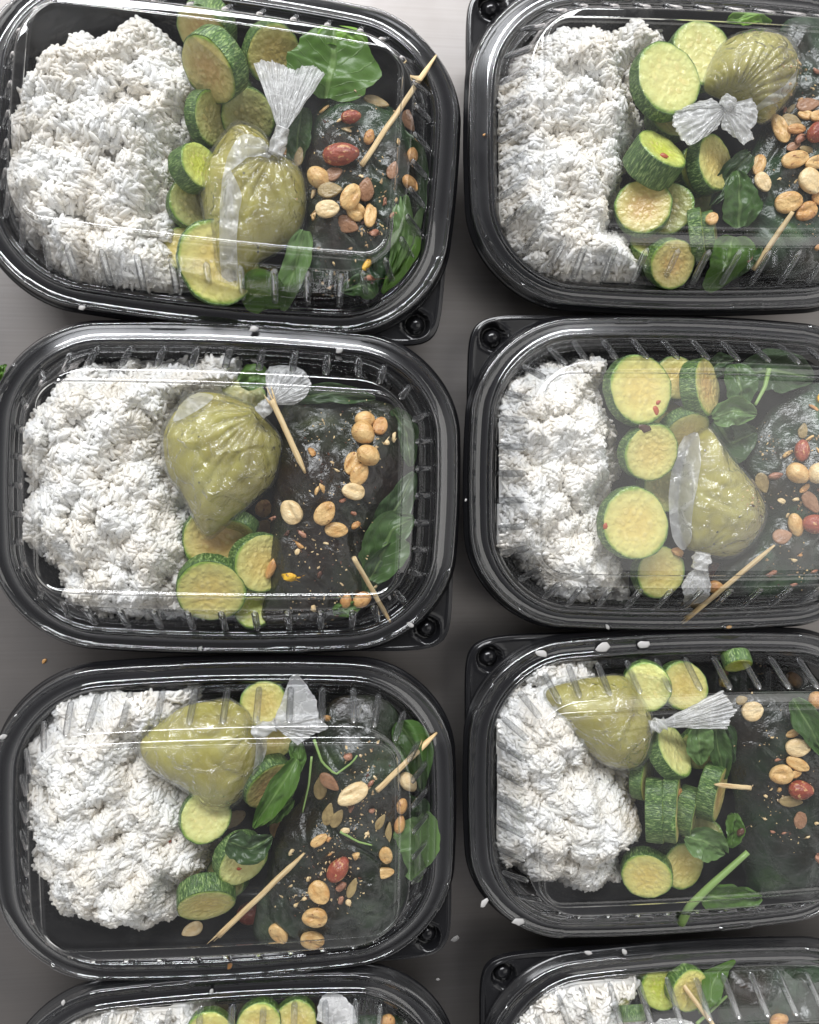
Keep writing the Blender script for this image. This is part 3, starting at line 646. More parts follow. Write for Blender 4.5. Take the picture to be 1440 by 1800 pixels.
# ------------------------------------------------------------------ zucchini slices
def zuc_mesh(seed):
    """unit radius disc, z from -1 (bottom) to 0 (cut face up); thickness comes from the object's z scale"""
    rr = random.Random(seed); ph = [rr.uniform(0, 6.28) for _ in range(6)]
    def rad_(a): return 1 + 0.025 * math.sin(2 * a + ph[0]) + 0.02 * math.sin(3 * a + ph[1]) + 0.008 * math.sin(7 * a + ph[2]) + 0.006 * math.sin(13 * a + ph[3])
    nA = 64; V = []; f = []
    rr_ = [0, 0.2, 0.4, 0.6, 0.75, 0.88, 0.955, 0.985]
    rows = []
    for q in rr_[1:]:
        rows.append([(q * rad_(2 * math.pi * j / nA) * math.cos(2 * math.pi * j / nA), q * rad_(2 * math.pi * j / nA) * math.sin(2 * math.pi * j / nA),
                      (0.02 * nz(q * 3 * math.cos(j * 0.098), q * 3 * math.sin(j * 0.098), seed) - (0.03 if q < 0.5 else 0) + (0.03 if 0.7 < q < 0.97 else 0)) * 1.4) for j in range(nA)])
    V.append((0, 0, -0.03)); f += [(0, 1 + j, 1 + (j + 1) % nA) for j in range(nA)]
    for r_ in rows: V += r_
    f += gridfaces(len(rows), nA, True, 1)
    f = [tuple(reversed(x)) if len(x) == 4 else x for x in f]
    n0 = len(V)
    low = [(x, y, -1.0) for x, y, z in V]; V2 = V + low
    f2 = f + [tuple(reversed([i + n0 for i in x])) for x in f]
    flesh = mesh('flesh', V2, f2, M['flesh'])
    SV = []; prof = [(0.985, 0.0), (0.998, 0.012), (1.010, -0.02), (1.018, -0.10), (1.02, -0.5), (1.018, -0.90), (1.010, -0.98), (0.998, -1.012), (0.985, -1.0)]
    for q, z in prof:
        for j in range(nA):
            a = 2 * math.pi * j / nA; r_ = q * rad_(a) + 0.012 * nz(9 * math.cos(a), 9 * math.sin(a), z * 2 + seed); SV.append((r_ * math.cos(a), r_ * math.sin(a), z))
    skin = mesh('skin', SV, [tuple(reversed(x)) for x in gridfaces(len(prof), nA, True)], M['skin'])
    return flesh, skin
ZM = [zuc_mesh(s) for s in range(5)]
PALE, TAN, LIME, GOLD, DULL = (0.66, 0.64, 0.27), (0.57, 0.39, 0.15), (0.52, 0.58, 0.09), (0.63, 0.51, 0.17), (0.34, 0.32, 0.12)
zc = 0
def zuc(key, u, v, r, tilt, az, z, th, col, desc, squash=1.0):
    """r, th in photo pixels at rim height; az = image direction the cut face leans to"""
    global zc
    k = 0.2778 * (HC - z) / HC
    p = PL(B[key], u, v, z, 1.6 + r * k * math.sin(math.radians(tilt)) * 0.55)
    a = math.radians(az); t = math.radians(tilt)
    n_ = Vector((math.sin(t) * math.cos(a), math.sin(t) * math.sin(a), math.cos(t)))
    Z = n_; X = Vector((math.cos(a + 1.57), math.sin(a + 1.57), 0)); Y = Z.cross(X)
    e = empty('zucchini_slice', p)
    spin = Matrix.Rotation(zc * 1.3, 4, 'Z')
    Rm = Matrix((X, Y, Z)).transposed().to_4x4()
    Sm = Matrix.Diagonal((r * k * MM / 1.03 * squash, r * k * MM / 1.03, th * k * MM, 1))
    fl, sk = ZM[zc % 5]
    for nm, me in (('flesh', fl), ('skin', sk)):
        o = link(nm, me, e); o.matrix_local = Rm @ Sm @ spin; o.color = (*col, 1)
    zc += 1
    props(e, desc + ', ' + CN[key], 'zucchini slice', 'cooked zucchini slices in the trays')
    Mw = Matrix.Translation(p) @ Rm @ Matrix.Diagonal((r * k, r * k, th * k, 1))
    V = [Mw @ Vector((math.cos(q * .26), math.sin(q * .26), zz)) for zz in (0, -1) for q in range(24)]
    solid(V, [tuple(range(24)), tuple(range(24, 48))] + [(q, (q + 1) % 24, 24 + (q + 1) % 24, 24 + q) for q in range(24)])
for row in [
 ('L1', 356, 60, 50, 60, 240, 2, 34, TAN, 'thick zucchini piece with mottled skin at the very top'),
 ('L1', 366, 124, 58, 62, 232, 17, 38, TAN, 'thick tilted zucchini slice below the topmost piece'),
 ('L1', 482, 96, 48, 42, 300, 6, 34, GOLD, 'zucchini slice behind the bag tail, under the leaf'),
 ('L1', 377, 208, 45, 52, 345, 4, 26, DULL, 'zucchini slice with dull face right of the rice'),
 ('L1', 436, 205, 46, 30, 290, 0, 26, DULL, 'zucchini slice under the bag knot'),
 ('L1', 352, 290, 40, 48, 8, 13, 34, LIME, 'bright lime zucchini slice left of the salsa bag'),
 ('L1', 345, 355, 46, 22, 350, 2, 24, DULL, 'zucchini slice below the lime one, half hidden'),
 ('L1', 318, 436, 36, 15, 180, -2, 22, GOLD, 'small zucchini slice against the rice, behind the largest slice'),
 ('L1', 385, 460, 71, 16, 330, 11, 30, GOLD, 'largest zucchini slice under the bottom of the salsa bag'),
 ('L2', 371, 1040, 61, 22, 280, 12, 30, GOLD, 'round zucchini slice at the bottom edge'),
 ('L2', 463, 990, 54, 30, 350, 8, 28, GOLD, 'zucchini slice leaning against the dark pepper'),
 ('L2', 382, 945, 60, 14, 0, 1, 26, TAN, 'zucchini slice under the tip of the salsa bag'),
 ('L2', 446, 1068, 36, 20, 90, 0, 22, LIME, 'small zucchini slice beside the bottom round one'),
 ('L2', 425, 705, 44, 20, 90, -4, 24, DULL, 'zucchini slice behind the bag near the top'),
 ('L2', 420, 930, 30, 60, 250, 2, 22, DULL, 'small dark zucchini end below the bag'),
 ('L3', 362, 1436, 46, 22, 40, 11, 30, PALE, 'pale zucchini slice just below the salsa bag'),
 ('L3', 428, 1516, 47, 32, 335, 10, 32, PALE, 'zucchini slice half covered by a dark leaf'),
 ('L3', 362, 1592, 53, 38, 282, 12, 34, GOLD, 'oval zucchini slice at the lower edge of the rice'),
 ('L3', 476, 1382, 52, 45, 322, 4, 28, TAN, 'long tilted zucchini slice under the curled leaf'),
 ('L3', 464, 1238, 42, 10, 90, 2, 24, GOLD, 'zucchini slice at the top edge left of the bag tail'),
 ('L3', 484, 1300, 36, 15, 0, -3, 22, GOLD, 'zucchini slice hidden behind the bag knot'),
 ('L4', 368, 1826, 46, 14, 90, 8, 26, GOLD, 'zucchini slice beside the rice, cut by the picture edge'),
 ('L4', 455, 1806, 42, 12, 90, 6, 26, GOLD, 'middle zucchini slice at the picture edge'),
 ('L4', 520, 1800, 40, 14, 90, 4, 26, GOLD, 'right zucchini slice at the picture edge, beside the bag'),
 ('R1', 1176, 137, 66, 12, 28, 18, 30, PALE, 'large pale zucchini round left of the salsa bag'),
 ('R1', 1236, 92, 60, 8, 60, 6, 26, PALE, 'zucchini round half hidden behind the salsa bag'),
 ('R1', 1164, 262, 50, 40, 62, 17, 50, LIME, 'thick stubby zucchini chunk with yellow top'),
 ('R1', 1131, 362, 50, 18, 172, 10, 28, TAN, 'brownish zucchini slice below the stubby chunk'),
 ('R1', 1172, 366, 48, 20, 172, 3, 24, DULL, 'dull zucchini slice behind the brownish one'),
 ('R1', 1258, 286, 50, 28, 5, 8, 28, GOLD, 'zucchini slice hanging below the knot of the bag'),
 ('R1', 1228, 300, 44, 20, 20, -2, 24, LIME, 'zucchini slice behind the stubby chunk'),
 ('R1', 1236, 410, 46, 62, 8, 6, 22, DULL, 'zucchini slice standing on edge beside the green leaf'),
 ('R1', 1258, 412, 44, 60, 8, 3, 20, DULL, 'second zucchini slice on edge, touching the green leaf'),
 ('R1', 1183, 464, 45, 22, 292, 10, 30, TAN, 'zucchini slice at the bottom edge next to the rice'),
 ('R2', 1127, 684, 64, 10, 20, 18, 28, GOLD, 'topmost of three zucchini rounds along the rice'),
 ('R2', 1146, 796, 54, 12, 312, 17, 28, GOLD, 'middle smallest of three zucchini rounds along the rice'),
 ('R2', 1118, 920, 67, 8, 30, 18, 28, GOLD, 'lowest largest of three zucchini rounds along the rice'),
 ('R2', 1162, 1006, 50, 10, 0, 4, 24, GOLD, 'zucchini slice below the lowest round'),
 ('R2', 1244, 680, 54, 42, 10, 12, 30, TAN, 'zucchini slice with thick speckled skin beside the spinach'),
 ('R2', 1206, 762, 46, 40, 285, 9, 26, GOLD, 'zucchini slice right above the tip of the bag'),
 ('R2', 1190, 664, 42, 8, 90, 4, 22, GOLD, 'zucchini slice peeking out behind the topmost round'),
 ('R3', 1137, 1208, 46, 18, 165, 11, 30, PALE, 'zucchini slice behind the top of the salsa bag'),
 ('R3', 1204, 1206, 46, 12, 90, 4, 26, GOLD, 'zucchini slice at the top edge right of the pale one'),
 ('R3', 1186, 1318, 50, 50, 42, 9, 28, PALE, 'tilted zucchini slice under the white bag tail'),
 ('R3', 1138, 1372, 38, 50, 0, 4, 22, DULL, 'zucchini edge between rice and upright slices'),
 ('R3', 1166, 1424, 58, 66, 2, 11, 30, TAN, 'leftmost upright zucchini slice touching the rice'),
 ('R3', 1192, 1424, 60, 62, 0, 13, 26, TAN, 'second upright zucchini slice, leaning on the leftmost'),
 ('R3', 1222, 1428, 45, 58, 350, 7, 30, DULL, 'third upright zucchini slice from the rice'),
 ('R3', 1266, 1396, 52, 52, 350, 10, 32, TAN, 'upright zucchini slice pierced by the skewer tip'),
 ('R3', 1137, 1541, 47, 20, 205, 10, 28, GOLD, 'zucchini slice at the lower edge of the rice'),
 ('R3', 1202, 1522, 45, 10, 0, 3, 26, GOLD, 'browned zucchini slice beside the lowest one'),
 ('R3', 1298, 1170, 26, 50, 270, 4, 24, LIME, 'small green zucchini end at the top edge'),
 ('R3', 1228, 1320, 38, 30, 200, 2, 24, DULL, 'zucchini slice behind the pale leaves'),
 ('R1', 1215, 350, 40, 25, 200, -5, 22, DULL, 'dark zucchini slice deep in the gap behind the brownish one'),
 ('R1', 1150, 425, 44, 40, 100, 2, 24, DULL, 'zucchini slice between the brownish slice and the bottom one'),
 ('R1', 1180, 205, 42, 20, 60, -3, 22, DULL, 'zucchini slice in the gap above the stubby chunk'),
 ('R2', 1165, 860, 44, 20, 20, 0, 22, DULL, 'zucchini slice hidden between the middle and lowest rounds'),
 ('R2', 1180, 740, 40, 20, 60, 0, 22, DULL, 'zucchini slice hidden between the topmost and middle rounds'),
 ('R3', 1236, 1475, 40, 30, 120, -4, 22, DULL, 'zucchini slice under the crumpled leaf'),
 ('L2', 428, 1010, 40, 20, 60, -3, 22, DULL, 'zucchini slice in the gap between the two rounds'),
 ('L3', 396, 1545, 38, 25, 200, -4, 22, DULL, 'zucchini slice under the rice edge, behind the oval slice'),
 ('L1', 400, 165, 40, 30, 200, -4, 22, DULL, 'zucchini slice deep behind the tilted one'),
 ('R4', 1164, 1738, 42, 10, 90, 10, 28, LIME, 'squarish zucchini slice next to the rice'),
 ('R4', 1214, 1742, 42, 12, 0, 4, 26, GOLD, 'zucchini slice crossed by the skewer'),
 ('R4', 1112, 1795, 26, 55, 270, 9, 26, LIME, 'small zucchini end against the rice'),
]: zuc(*row)

# ------------------------------------------------------------------ inflated shapes (peppers, bags)
def spline(pts, n_):
    A = np.array(pts, float); k = len(A); out = []
    seg = np.linalg.norm(np.roll(A, -1, 0) - A, axis=1); cum = np.concatenate([[0], np.cumsum(seg)])
    for s_ in np.linspace(0, cum[-1], n_, endpoint=False):
        i = min(np.searchsorted(cum, s_, 'right') - 1, k - 1); t = (s_ - cum[i]) / seg[i]
        p0, p1, p2, p3 = A[(i - 1) % k], A[i], A[(i + 1) % k], A[(i + 2) % k]
        out.append(0.5 * ((2 * p1) + (-p0 + p2) * t + (2 * p0 - 5 * p1 + 4 * p2 - p3) * t * t + (-p0 + 3 * p1 - 3 * p2 + p3) * t ** 3))
    return np.array(out)
def pillow(key, pts, z0, h, hb, disp, centre=None, nA=180, nR=52, flat=2.6, clampz=True):
    b_ = B[key]; o_ = spline([tuple(P(u, v, z0)[:2]) for u, v in pts], nA)
    c_ = np.array(P(*centre, z0)[:2]) if centre else o_.mean(0)
    V = []
    for side in (1, -1):
        for i in range(nR):
            s = math.sin(math.pi / 2 * i / (nR - 1))
            for j in range(nA):
                p = c_ + (o_[j] - c_) * s
                z = (1 - s ** flat) ** 0.62
                zz = z0 + (h * z if side > 0 else -hb * z)
                if side > 0: zz += disp(p[0], p[1]) * min(1, (1 - s) * 5 + 0.08)
                if side > 0 and clampz: zz = min(zz, lidz(b_, p[0], p[1]) - 1.0)
                V.append((p[0], p[1], zz + RIM))
    f = [tuple(reversed(x)) for x in gridfaces(nR, nA, True)] + gridfaces(nR, nA, True, nR * nA)
    return np.array(V), f
def fbm(x, y, s, o=3, seed=0.0):
    a, t = 0.0, 1.0
    for i in range(o): a += t * nz(x * s, y * s, seed + i * 7.3); s *= 2.0; t *= 0.5
    return a
def ridge(x, y, s, seed): return 1 - abs(fbm(x, y, s, 2, seed)) * 2.2
def pepper(key, pts, z0, h, seed, label, centre=None, wr=1.0):
    def disp(x, y): return 5.0 * wr * fbm(x, y, 0.040, 3, seed) - 2.6 * wr * max(0, ridge(x * 0.6 + y * 0.25, y * 0.35, 0.06, seed + 3) - 0.72) * 3 + 0.5 * fbm(x, y, 0.28, 2, seed)
    V, f = pillow(key, pts, z0, h, 14, disp, centre, flat=2.1)
    solid(V, f)
    o = world_obj('stuffed_pepper', V, f, M['pepper'])
    o.color = {'L2': (0.62, 0.38, 0.30, 1), 'L3': (0.55, 0.50, 0.40, 1), 'R3': (0.50, 0.50, 0.42, 1), 'L1': (0.85, 0.85, 0.80, 1)}.get(key, (1, 1, 1, 1))
    props(o, label + ', ' + CN[key], 'pepper', 'dark roasted stuffed peppers')
pepper('L1', [(560, 190), (600, 165), (650, 172), (700, 200), (722, 260), (735, 330), (725, 400), (700, 450), (690, 480), (665, 515), (590, 520), (520, 515), (515, 440), (535, 400), (530, 320), (535, 240)], 0, 17, 1, 'wrinkled dark green stuffed pepper topped with peanuts')
pepper('L2', [(500, 712), (560, 690), (641, 700), (700, 722), (712, 802), (700, 867), (668, 948), (645, 1015), (630, 1075), (560, 1095), (465, 1095), (470, 1020), (478, 870), (486, 780)], 0, 18, 2, 'almost black stuffed pepper with a row of peanuts')
pepper('L3', [(555, 1300), (532, 1400), (490, 1450), (470, 1530), (450, 1600), (455, 1655), (560, 1672), (650, 1660), (705, 1600), (728, 1500), (730, 1400), (715, 1300), (685, 1235), (625, 1222), (580, 1236)], 0, 17, 3, 'large dark stuffed pepper under scattered nuts')
pepper('R1', [(1372, 50), (1420, 30), (1540, 45), (1640, 90), (1640, 420), (1560, 490), (1440, 497), (1340, 480), (1315, 440), (1305, 380), (1290, 330), (1330, 250), (1360, 150)], 0, 17, 4, 'dark stuffed pepper running out of the picture')
pepper('R2', [(1380, 700), (1440, 672), (1560, 675), (1630, 720), (1640, 980), (1560, 1050), (1400, 1052), (1262, 1045), (1262, 1000), (1330, 930), (1315, 850), (1310, 790), (1345, 730)], 0, 18, 5, 'deep green stuffed pepper right of the salsa bag')
pepper('R3', [(1290, 1225), (1420, 1215), (1560, 1220), (1640, 1270), (1640, 1520), (1560, 1570), (1340, 1578), (1308, 1530), (1295, 1480), (1290, 1400), (1275, 1310)], 0, 17, 6, 'smooth black stuffed pepper beside the upright zucchini slices', wr=0.55)
pepper('R4', [(1290, 1705), (1420, 1690), (1640, 1700), (1640, 1950), (1290, 1950), (1262, 1800)], 0, 15, 7, 'dark stuffed pepper cut off by the picture edge')
pepper('L4', [(560, 1800), (640, 1790), (720, 1800), (740, 1900), (540, 1900)], -2, 13, 8, 'dark stuffed pepper, only its top edge in view')

def tube(pts, radii, seg=10, twist=0.0, groove=0.0, ng=3, cap=True):
    P_ = [Vector(p) for p in pts]; V = []; up0 = Vector((0, 0, 1))
    for i, p in enumerate(P_):
        d = (P_[min(i + 1, len(P_) - 1)] - P_[max(i - 1, 0)]).normalized()
        s = d.cross(up0 if abs(d.z) < 0.95 else Vector((1, 0, 0))).normalized(); t = s.cross(d)
        for j in range(seg):
            a = 2 * math.pi * j / seg; r_ = radii[i] * (1 + groove * math.sin(ng * a + twist * i))
            V.append(tuple(p + (s * math.cos(a) + t * math.sin(a)) * r_))
    f = gridfaces(len(P_), seg, True)
    if cap: f += [tuple(range(seg - 1, -1, -1)), tuple(range(len(V) - seg, len(V)))]
    return np.array(V), f
def fan(key, knot, zk, edge_px, ze, seed, pleats=11, amp=1.5, w0=2.2, nS=30, nT=110):
    """gathered film spreading from the knot to an open jagged edge; knot in px"""
    b_ = B[key]; K = P(*knot, zk); E_ = [P(u, v, ze) for u, v in edge_px]
    A = np.array([tuple(e) for e in E_]); seg = np.linalg.norm(np.diff(A, axis=0), axis=1); cum = np.concatenate([[0], np.cumsum(seg)])
    V = []; rr = random.Random(seed); ph = [rr.uniform(0, 6.28) for _ in range(5)]
    mid = A.mean(0); d0 = mid - np.array(K); d0 /= np.linalg.norm(d0); side = np.array([-d0[1], d0[0], 0])
    sg = 1 if np.dot(A[-1] - A[0], side) > 0 else -1
    allV, allF = [], []
    for layer in (0, 1):
        V = []
        for i in range(nS + 1):
            s = i / nS
            for j in range(nT):
                t = j / (nT - 1); e = np.array([np.interp(t * cum[-1], cum, A[:, k]) for k in range(3)])
                jag = 1 + 0.05 * nz(t * 14, seed, layer * 5) + 0.025 * nz(t * 50, seed + 2, layer)
                k0 = np.array(K) + side * sg * (t - 0.5) * w0 * 2
                q = k0 + (e - k0) * s * (jag if s > 0.5 else 1)
                pl = 0.6 * math.sin(t * pleats * 2 * math.pi + ph[layer] + 2.2 * math.sin(t * 9 + ph[2]) + 1.5 * nz(t * 4, s * 3, seed)) + 1.3 * nz(t * 9, s * 6, seed + 4 + layer) * s + 0.5 * math.sin(t * pleats * 4.3 * math.pi + ph[3])
                q[2] += 0.5 * amp * pl * (0.35 + 0.65 * s) * (0.8 + 0.5 * nz(t * 5, s * 3, seed)) + (1.3 - 2.6 * layer) * math.sin(math.pi * min(1, s + 0.1)) * math.sin(math.pi * t) + 0.6 * nz(t * 20, s * 8, seed)
                q += side * 0.5 * nz(t * 12, s * 5, seed + 9)
                lz = lidz(b_, q[0], q[1]) - 0.5 + RIM
                q[2] = min(q[2], lz); V.append(q)
        allF += gridfaces(nS + 1, nT, False, len(allV)); allV += V
    return np.array(allV), allF
def bag(key, pts, centre, knot, z0, h, tails, neck, seed, label, flaps=(), pl=14, pamp=1.6, rho=26.0, fold=1.0):
    K = P(*knot, z0 + 8); kx, ky = K.x, K.y
    def disp(x, y):
        dx, dy = x - kx, y - ky; rh = math.hypot(dx, dy); an = math.atan2(dy, dx)
        s_ = math.sin(an * pl + 3.6 * nz(an * 1.3, seed) + 0.4 * nz(rh * 0.1, seed + 2)); s_ = abs(s_) ** 0.7 * 2 - 1
        a = pamp * s_ * math.exp(-rh / (rho * 0.62)) * min(1, rh / 5) * (0.75 + 0.9 * nz(an * 1.7, rh * 0.05, seed + 8))
        w_ = fold * (2.6 * max(0, ridge(x + 0.4 * y, y - 0.3 * x, 0.030, seed + 4) - 0.62) - 2.0 * max(0, ridge(x * 0.7 - 0.5 * y, y + 0.3 * x, 0.036, seed + 14) - 0.70))
        return a + w_ + 0.5 * fbm(x, y, 0.12, 2, seed) - 0.0
    V, f = pillow(key, pts, z0, h, 7, disp, centre, 220, 56, 2.3)
    e = empty('sauce_bag', (kx, ky, V[:, 2].min()))
    props(e, label + ', ' + CN[key], 'sauce bag', 'knotted clear bags of green salsa')
    Vs, _f = pillow(key, pts, z0, h, 7, lambda x, y: 0.5 * disp(x, y) - 0.2, centre, 220, 56, 2.3)
    c_ = np.array(P(*centre, z0)[:2]); V2 = Vs.copy(); V2[:, :2] = c_ + (Vs[:, :2] - c_) * 0.955; V2[:, 2] -= 0.5
    world_obj('sauce', V2, f, M['sauce'], e)
    V3 = V.copy(); nt_ = len(V) // 2
    for i in range(nt_):
        x, y = V3[i, 0], V3[i, 1]; V3[i, 2] += 0.25 + 0.45 * abs(fbm(x, y, 0.22, 2, seed + 20)) + 0.5 * max(0, ridge(x, y, 0.09, seed + 30) - 0.8)
    world_obj('film', V3, f, M['film'], e); solid(V3, f)
    t_ = BVHTree.FromPolygons([tuple(v) for v in V3[:nt_]], f[:len(f) // 2])
    # empty film folded back over the bag
    for fi, (fp, lift) in enumerate(flaps):
        o_ = spline([tuple(P(u, v, z0 + h * 0.8)[:2]) for u, v in fp], 90); cc = o_.mean(0); W_ = []
        for i in range(14):
            s = i / 13
            for j in range(90):
                q = cc + (o_[j] - cc) * s; r_ = t_.ray_cast(Vector((q[0], q[1], 200)), Vector((0, 0, -1)))
                zz = (r_[0].z if r_[0] else z0 + RIM + 1.5)
                W_.append((q[0], q[1], min(zz + lift + 0.7 * fbm(q[0], q[1], 0.16, 3, seed + 50 + fi) * (1 if s < 1 else 0.4), lidz(B[key], q[0], q[1]) - 0.4 + RIM)))
        world_obj('loose_film', W_, [tuple(reversed(x)) for x in gridfaces(14, 90, True)], M['flap_film'], e)
    # twisted neck and knot
    a_, b2 = P(*neck[0], neck[2]), P(*neck[1], neck[3]); n_ = 22; pts_ = [a_.lerp(b2, i / (n_ - 1)) for i in range(n_)]
    rad_ = [neck[4] * (1.0 + 0.55 * math.exp(-((i / (n_ - 1) - 0.45) / 0.2) ** 2) + 0.35 * (abs(i / (n_ - 1) - 0.5) * 2) ** 3) for i in range(n_)]
    VV, ff = tube(pts_, rad_, 28, 0.55, 0.16, 4); world_obj('knot', VV, ff, M['white_film'], e)
    for k, (ep, ze, w0, am, pn) in enumerate(tails):
        VV, ff = fan(key, neck[1], neck[3], ep, ze, seed + k * 3, pn, am, w0); world_obj('tail', VV, ff, M['white_film'], e)

bag('L1', [(403, 222), (424, 213), (452, 224), (474, 243), (489, 270), (510, 277), (531, 295), (541, 325), (543, 360), (533, 402), (505, 437), (463, 462), (431, 492), (386, 490), (370, 444), (352, 360), (349, 313), (375, 258)], (445, 345), (487, 266), 6, 16,
    [([(446, 112), (466, 106), (487, 110), (519, 124), (532, 116), (549, 115), (571, 130)], 17, 2.2, 1.3, 9)], ((484, 272), (497, 226), 18, 19, 2.5), 11,
    'knotted bag of green salsa with its tail standing up', [([(421, 241), (446, 238), (466, 246), (476, 274), (440, 281), (402, 308), (396, 296), (405, 268)], 0.5), ([(398, 300), (426, 345), (421, 380), (417, 418), (412, 492), (387, 492), (386, 383)], 0.4)], 10, 2.2, 30, 1.5)
bag('L2', [(333, 690), (377, 685), (422, 700), (452, 715), (472, 738), (495, 765), (498, 798), (483, 848), (450, 882), (400, 925), (372, 948), (354, 940), (316, 869), (291, 832), (282, 775), (295, 732)], (395, 800), (462, 722), 6, 16,
    [([(466, 655), (474, 643), (500, 640), (520, 643), (538, 655), (548, 676), (536, 700), (516, 712)], 17, 2.2, 1.9, 9)], ((456, 726), (478, 706), 17, 18, 2.4), 12,
    'knotted bag of green salsa with a crumpled tail behind the skewer', [([(333, 692), (350, 688), (372, 694), (365, 708), (345, 722), (318, 736), (300, 738), (312, 712)], 0.4)], 13, 2.6, 34, 1.7)
bag('L3', [(242, 1303), (285, 1262), (327, 1237), (370, 1230), (405, 1228), (436, 1249), (450, 1280), (464, 1315), (450, 1370), (412, 1418), (368, 1424), (327, 1391), (257, 1347)], (372, 1320), (452, 1285), 7, 15,
    [([(496, 1240), (508, 1205), (520, 1200), (540, 1222), (556, 1240), (560, 1262), (578, 1280), (548, 1292), (524, 1310)], 16, 2.2, 1.6, 9)], ((446, 1288), (484, 1274), 15, 17, 2.2), 13,
    'cone shaped bag of green salsa lying on the rice', [([(448, 1270), (462, 1300), (466, 1330), (452, 1366), (442, 1372), (448, 1330)], 0.3)], 9, 1.2, 22, 1.0)
bag('R1', [(1240, 128), (1272, 72), (1310, 56), (1342, 55), (1377, 64), (1396, 86), (1407, 116), (1399, 162), (1366, 202), (1340, 220), (1310, 196), (1275, 178), (1238, 160)], (1310, 130), (1282, 180), 8, 15,
    [([(1250, 172), (1212, 184), (1183, 198), (1184, 220), (1200, 246), (1214, 256), (1240, 240), (1262, 226)], 19, 1.5, 1.3, 6), ([(1322, 172), (1332, 196), (1330, 214), (1319, 228), (1326, 242), (1308, 254), (1288, 238), (1268, 224)], 18, 1.5, 1.3, 6)],
    ((1284, 176), (1272, 190), 20, 20, 2.6), 14, 'fan pleated bag of green salsa with a white bow of film', [([(1404, 120), (1400, 150), (1370, 176), (1336, 186), (1346, 172), (1380, 150)], 0.3)], 17, 2.4, 46, 0.7)
bag('R2', [(1238, 742), (1256, 762), (1276, 788), (1330, 856), (1347, 898), (1334, 939), (1304, 974), (1274, 983), (1247, 979), (1219, 973), (1197, 950), (1190, 884), (1197, 820), (1213, 774)], (1262, 890), (1236, 975), 6, 16,
    [([(1210, 1008), (1199, 1028), (1202, 1046), (1216, 1068), (1232, 1068), (1246, 1062), (1250, 1030), (1246, 1008)], 12, 2.4, 1.2, 7)], ((1236, 972), (1230, 1000), 15, 14, 3.0), 15,
    'pear shaped bag of green salsa, its knot pointing down', [([(1238, 744), (1243, 756), (1234, 828), (1223, 892), (1223, 968), (1200, 950), (1192, 884), (1199, 820), (1214, 776)], 0.35)], 8, 1.0, 30, 1.1)
bag('R3', [(957, 1212), (1000, 1196), (1040, 1188), (1098, 1186), (1125, 1218), (1148, 1260), (1143, 1316), (1126, 1346), (1096, 1354), (1055, 1341), (1000, 1290), (966, 1245)], (1070, 1268), (1150, 1276), 7, 16,
    [([(1268, 1214), (1276, 1222), (1294, 1250), (1284, 1262), (1278, 1282)], 17, 2.0, 1.2, 8)], ((1142, 1278), (1170, 1272), 16, 17, 2.3), 16,
    'plump bag of green salsa with a stiff white tail', [], 9, 1.0, 16, 0.5)
# bags of which only a bit shows
bag('L4', [(560, 1840), (600, 1800), (640, 1830), (640, 1900), (560, 1900)], (600, 1860), (585, 1812), 2, 12,
    [([(556, 1800), (562, 1782), (580, 1772), (600, 1776), (622, 1786), (628, 1800)], 12, 1.5, 1.5, 7)], ((588, 1822), (590, 1806), 11, 12, 2.2), 17, 'crumpled bag tail at the picture edge')
bag('R4', [(1150, 1830), (1190, 1802), (1220, 1815), (1250, 1850), (1230, 1900), (1150, 1900)], (1195, 1850), (1190, 1815), 8, 12,
    [([(1146, 1800), (1160, 1792), (1190, 1790), (1216, 1796), (1226, 1806)], 17, 1.5, 1.0, 6)], ((1192, 1822), (1190, 1812), 16, 17, 2.0), 18, 'top of a film bag at the picture edge')

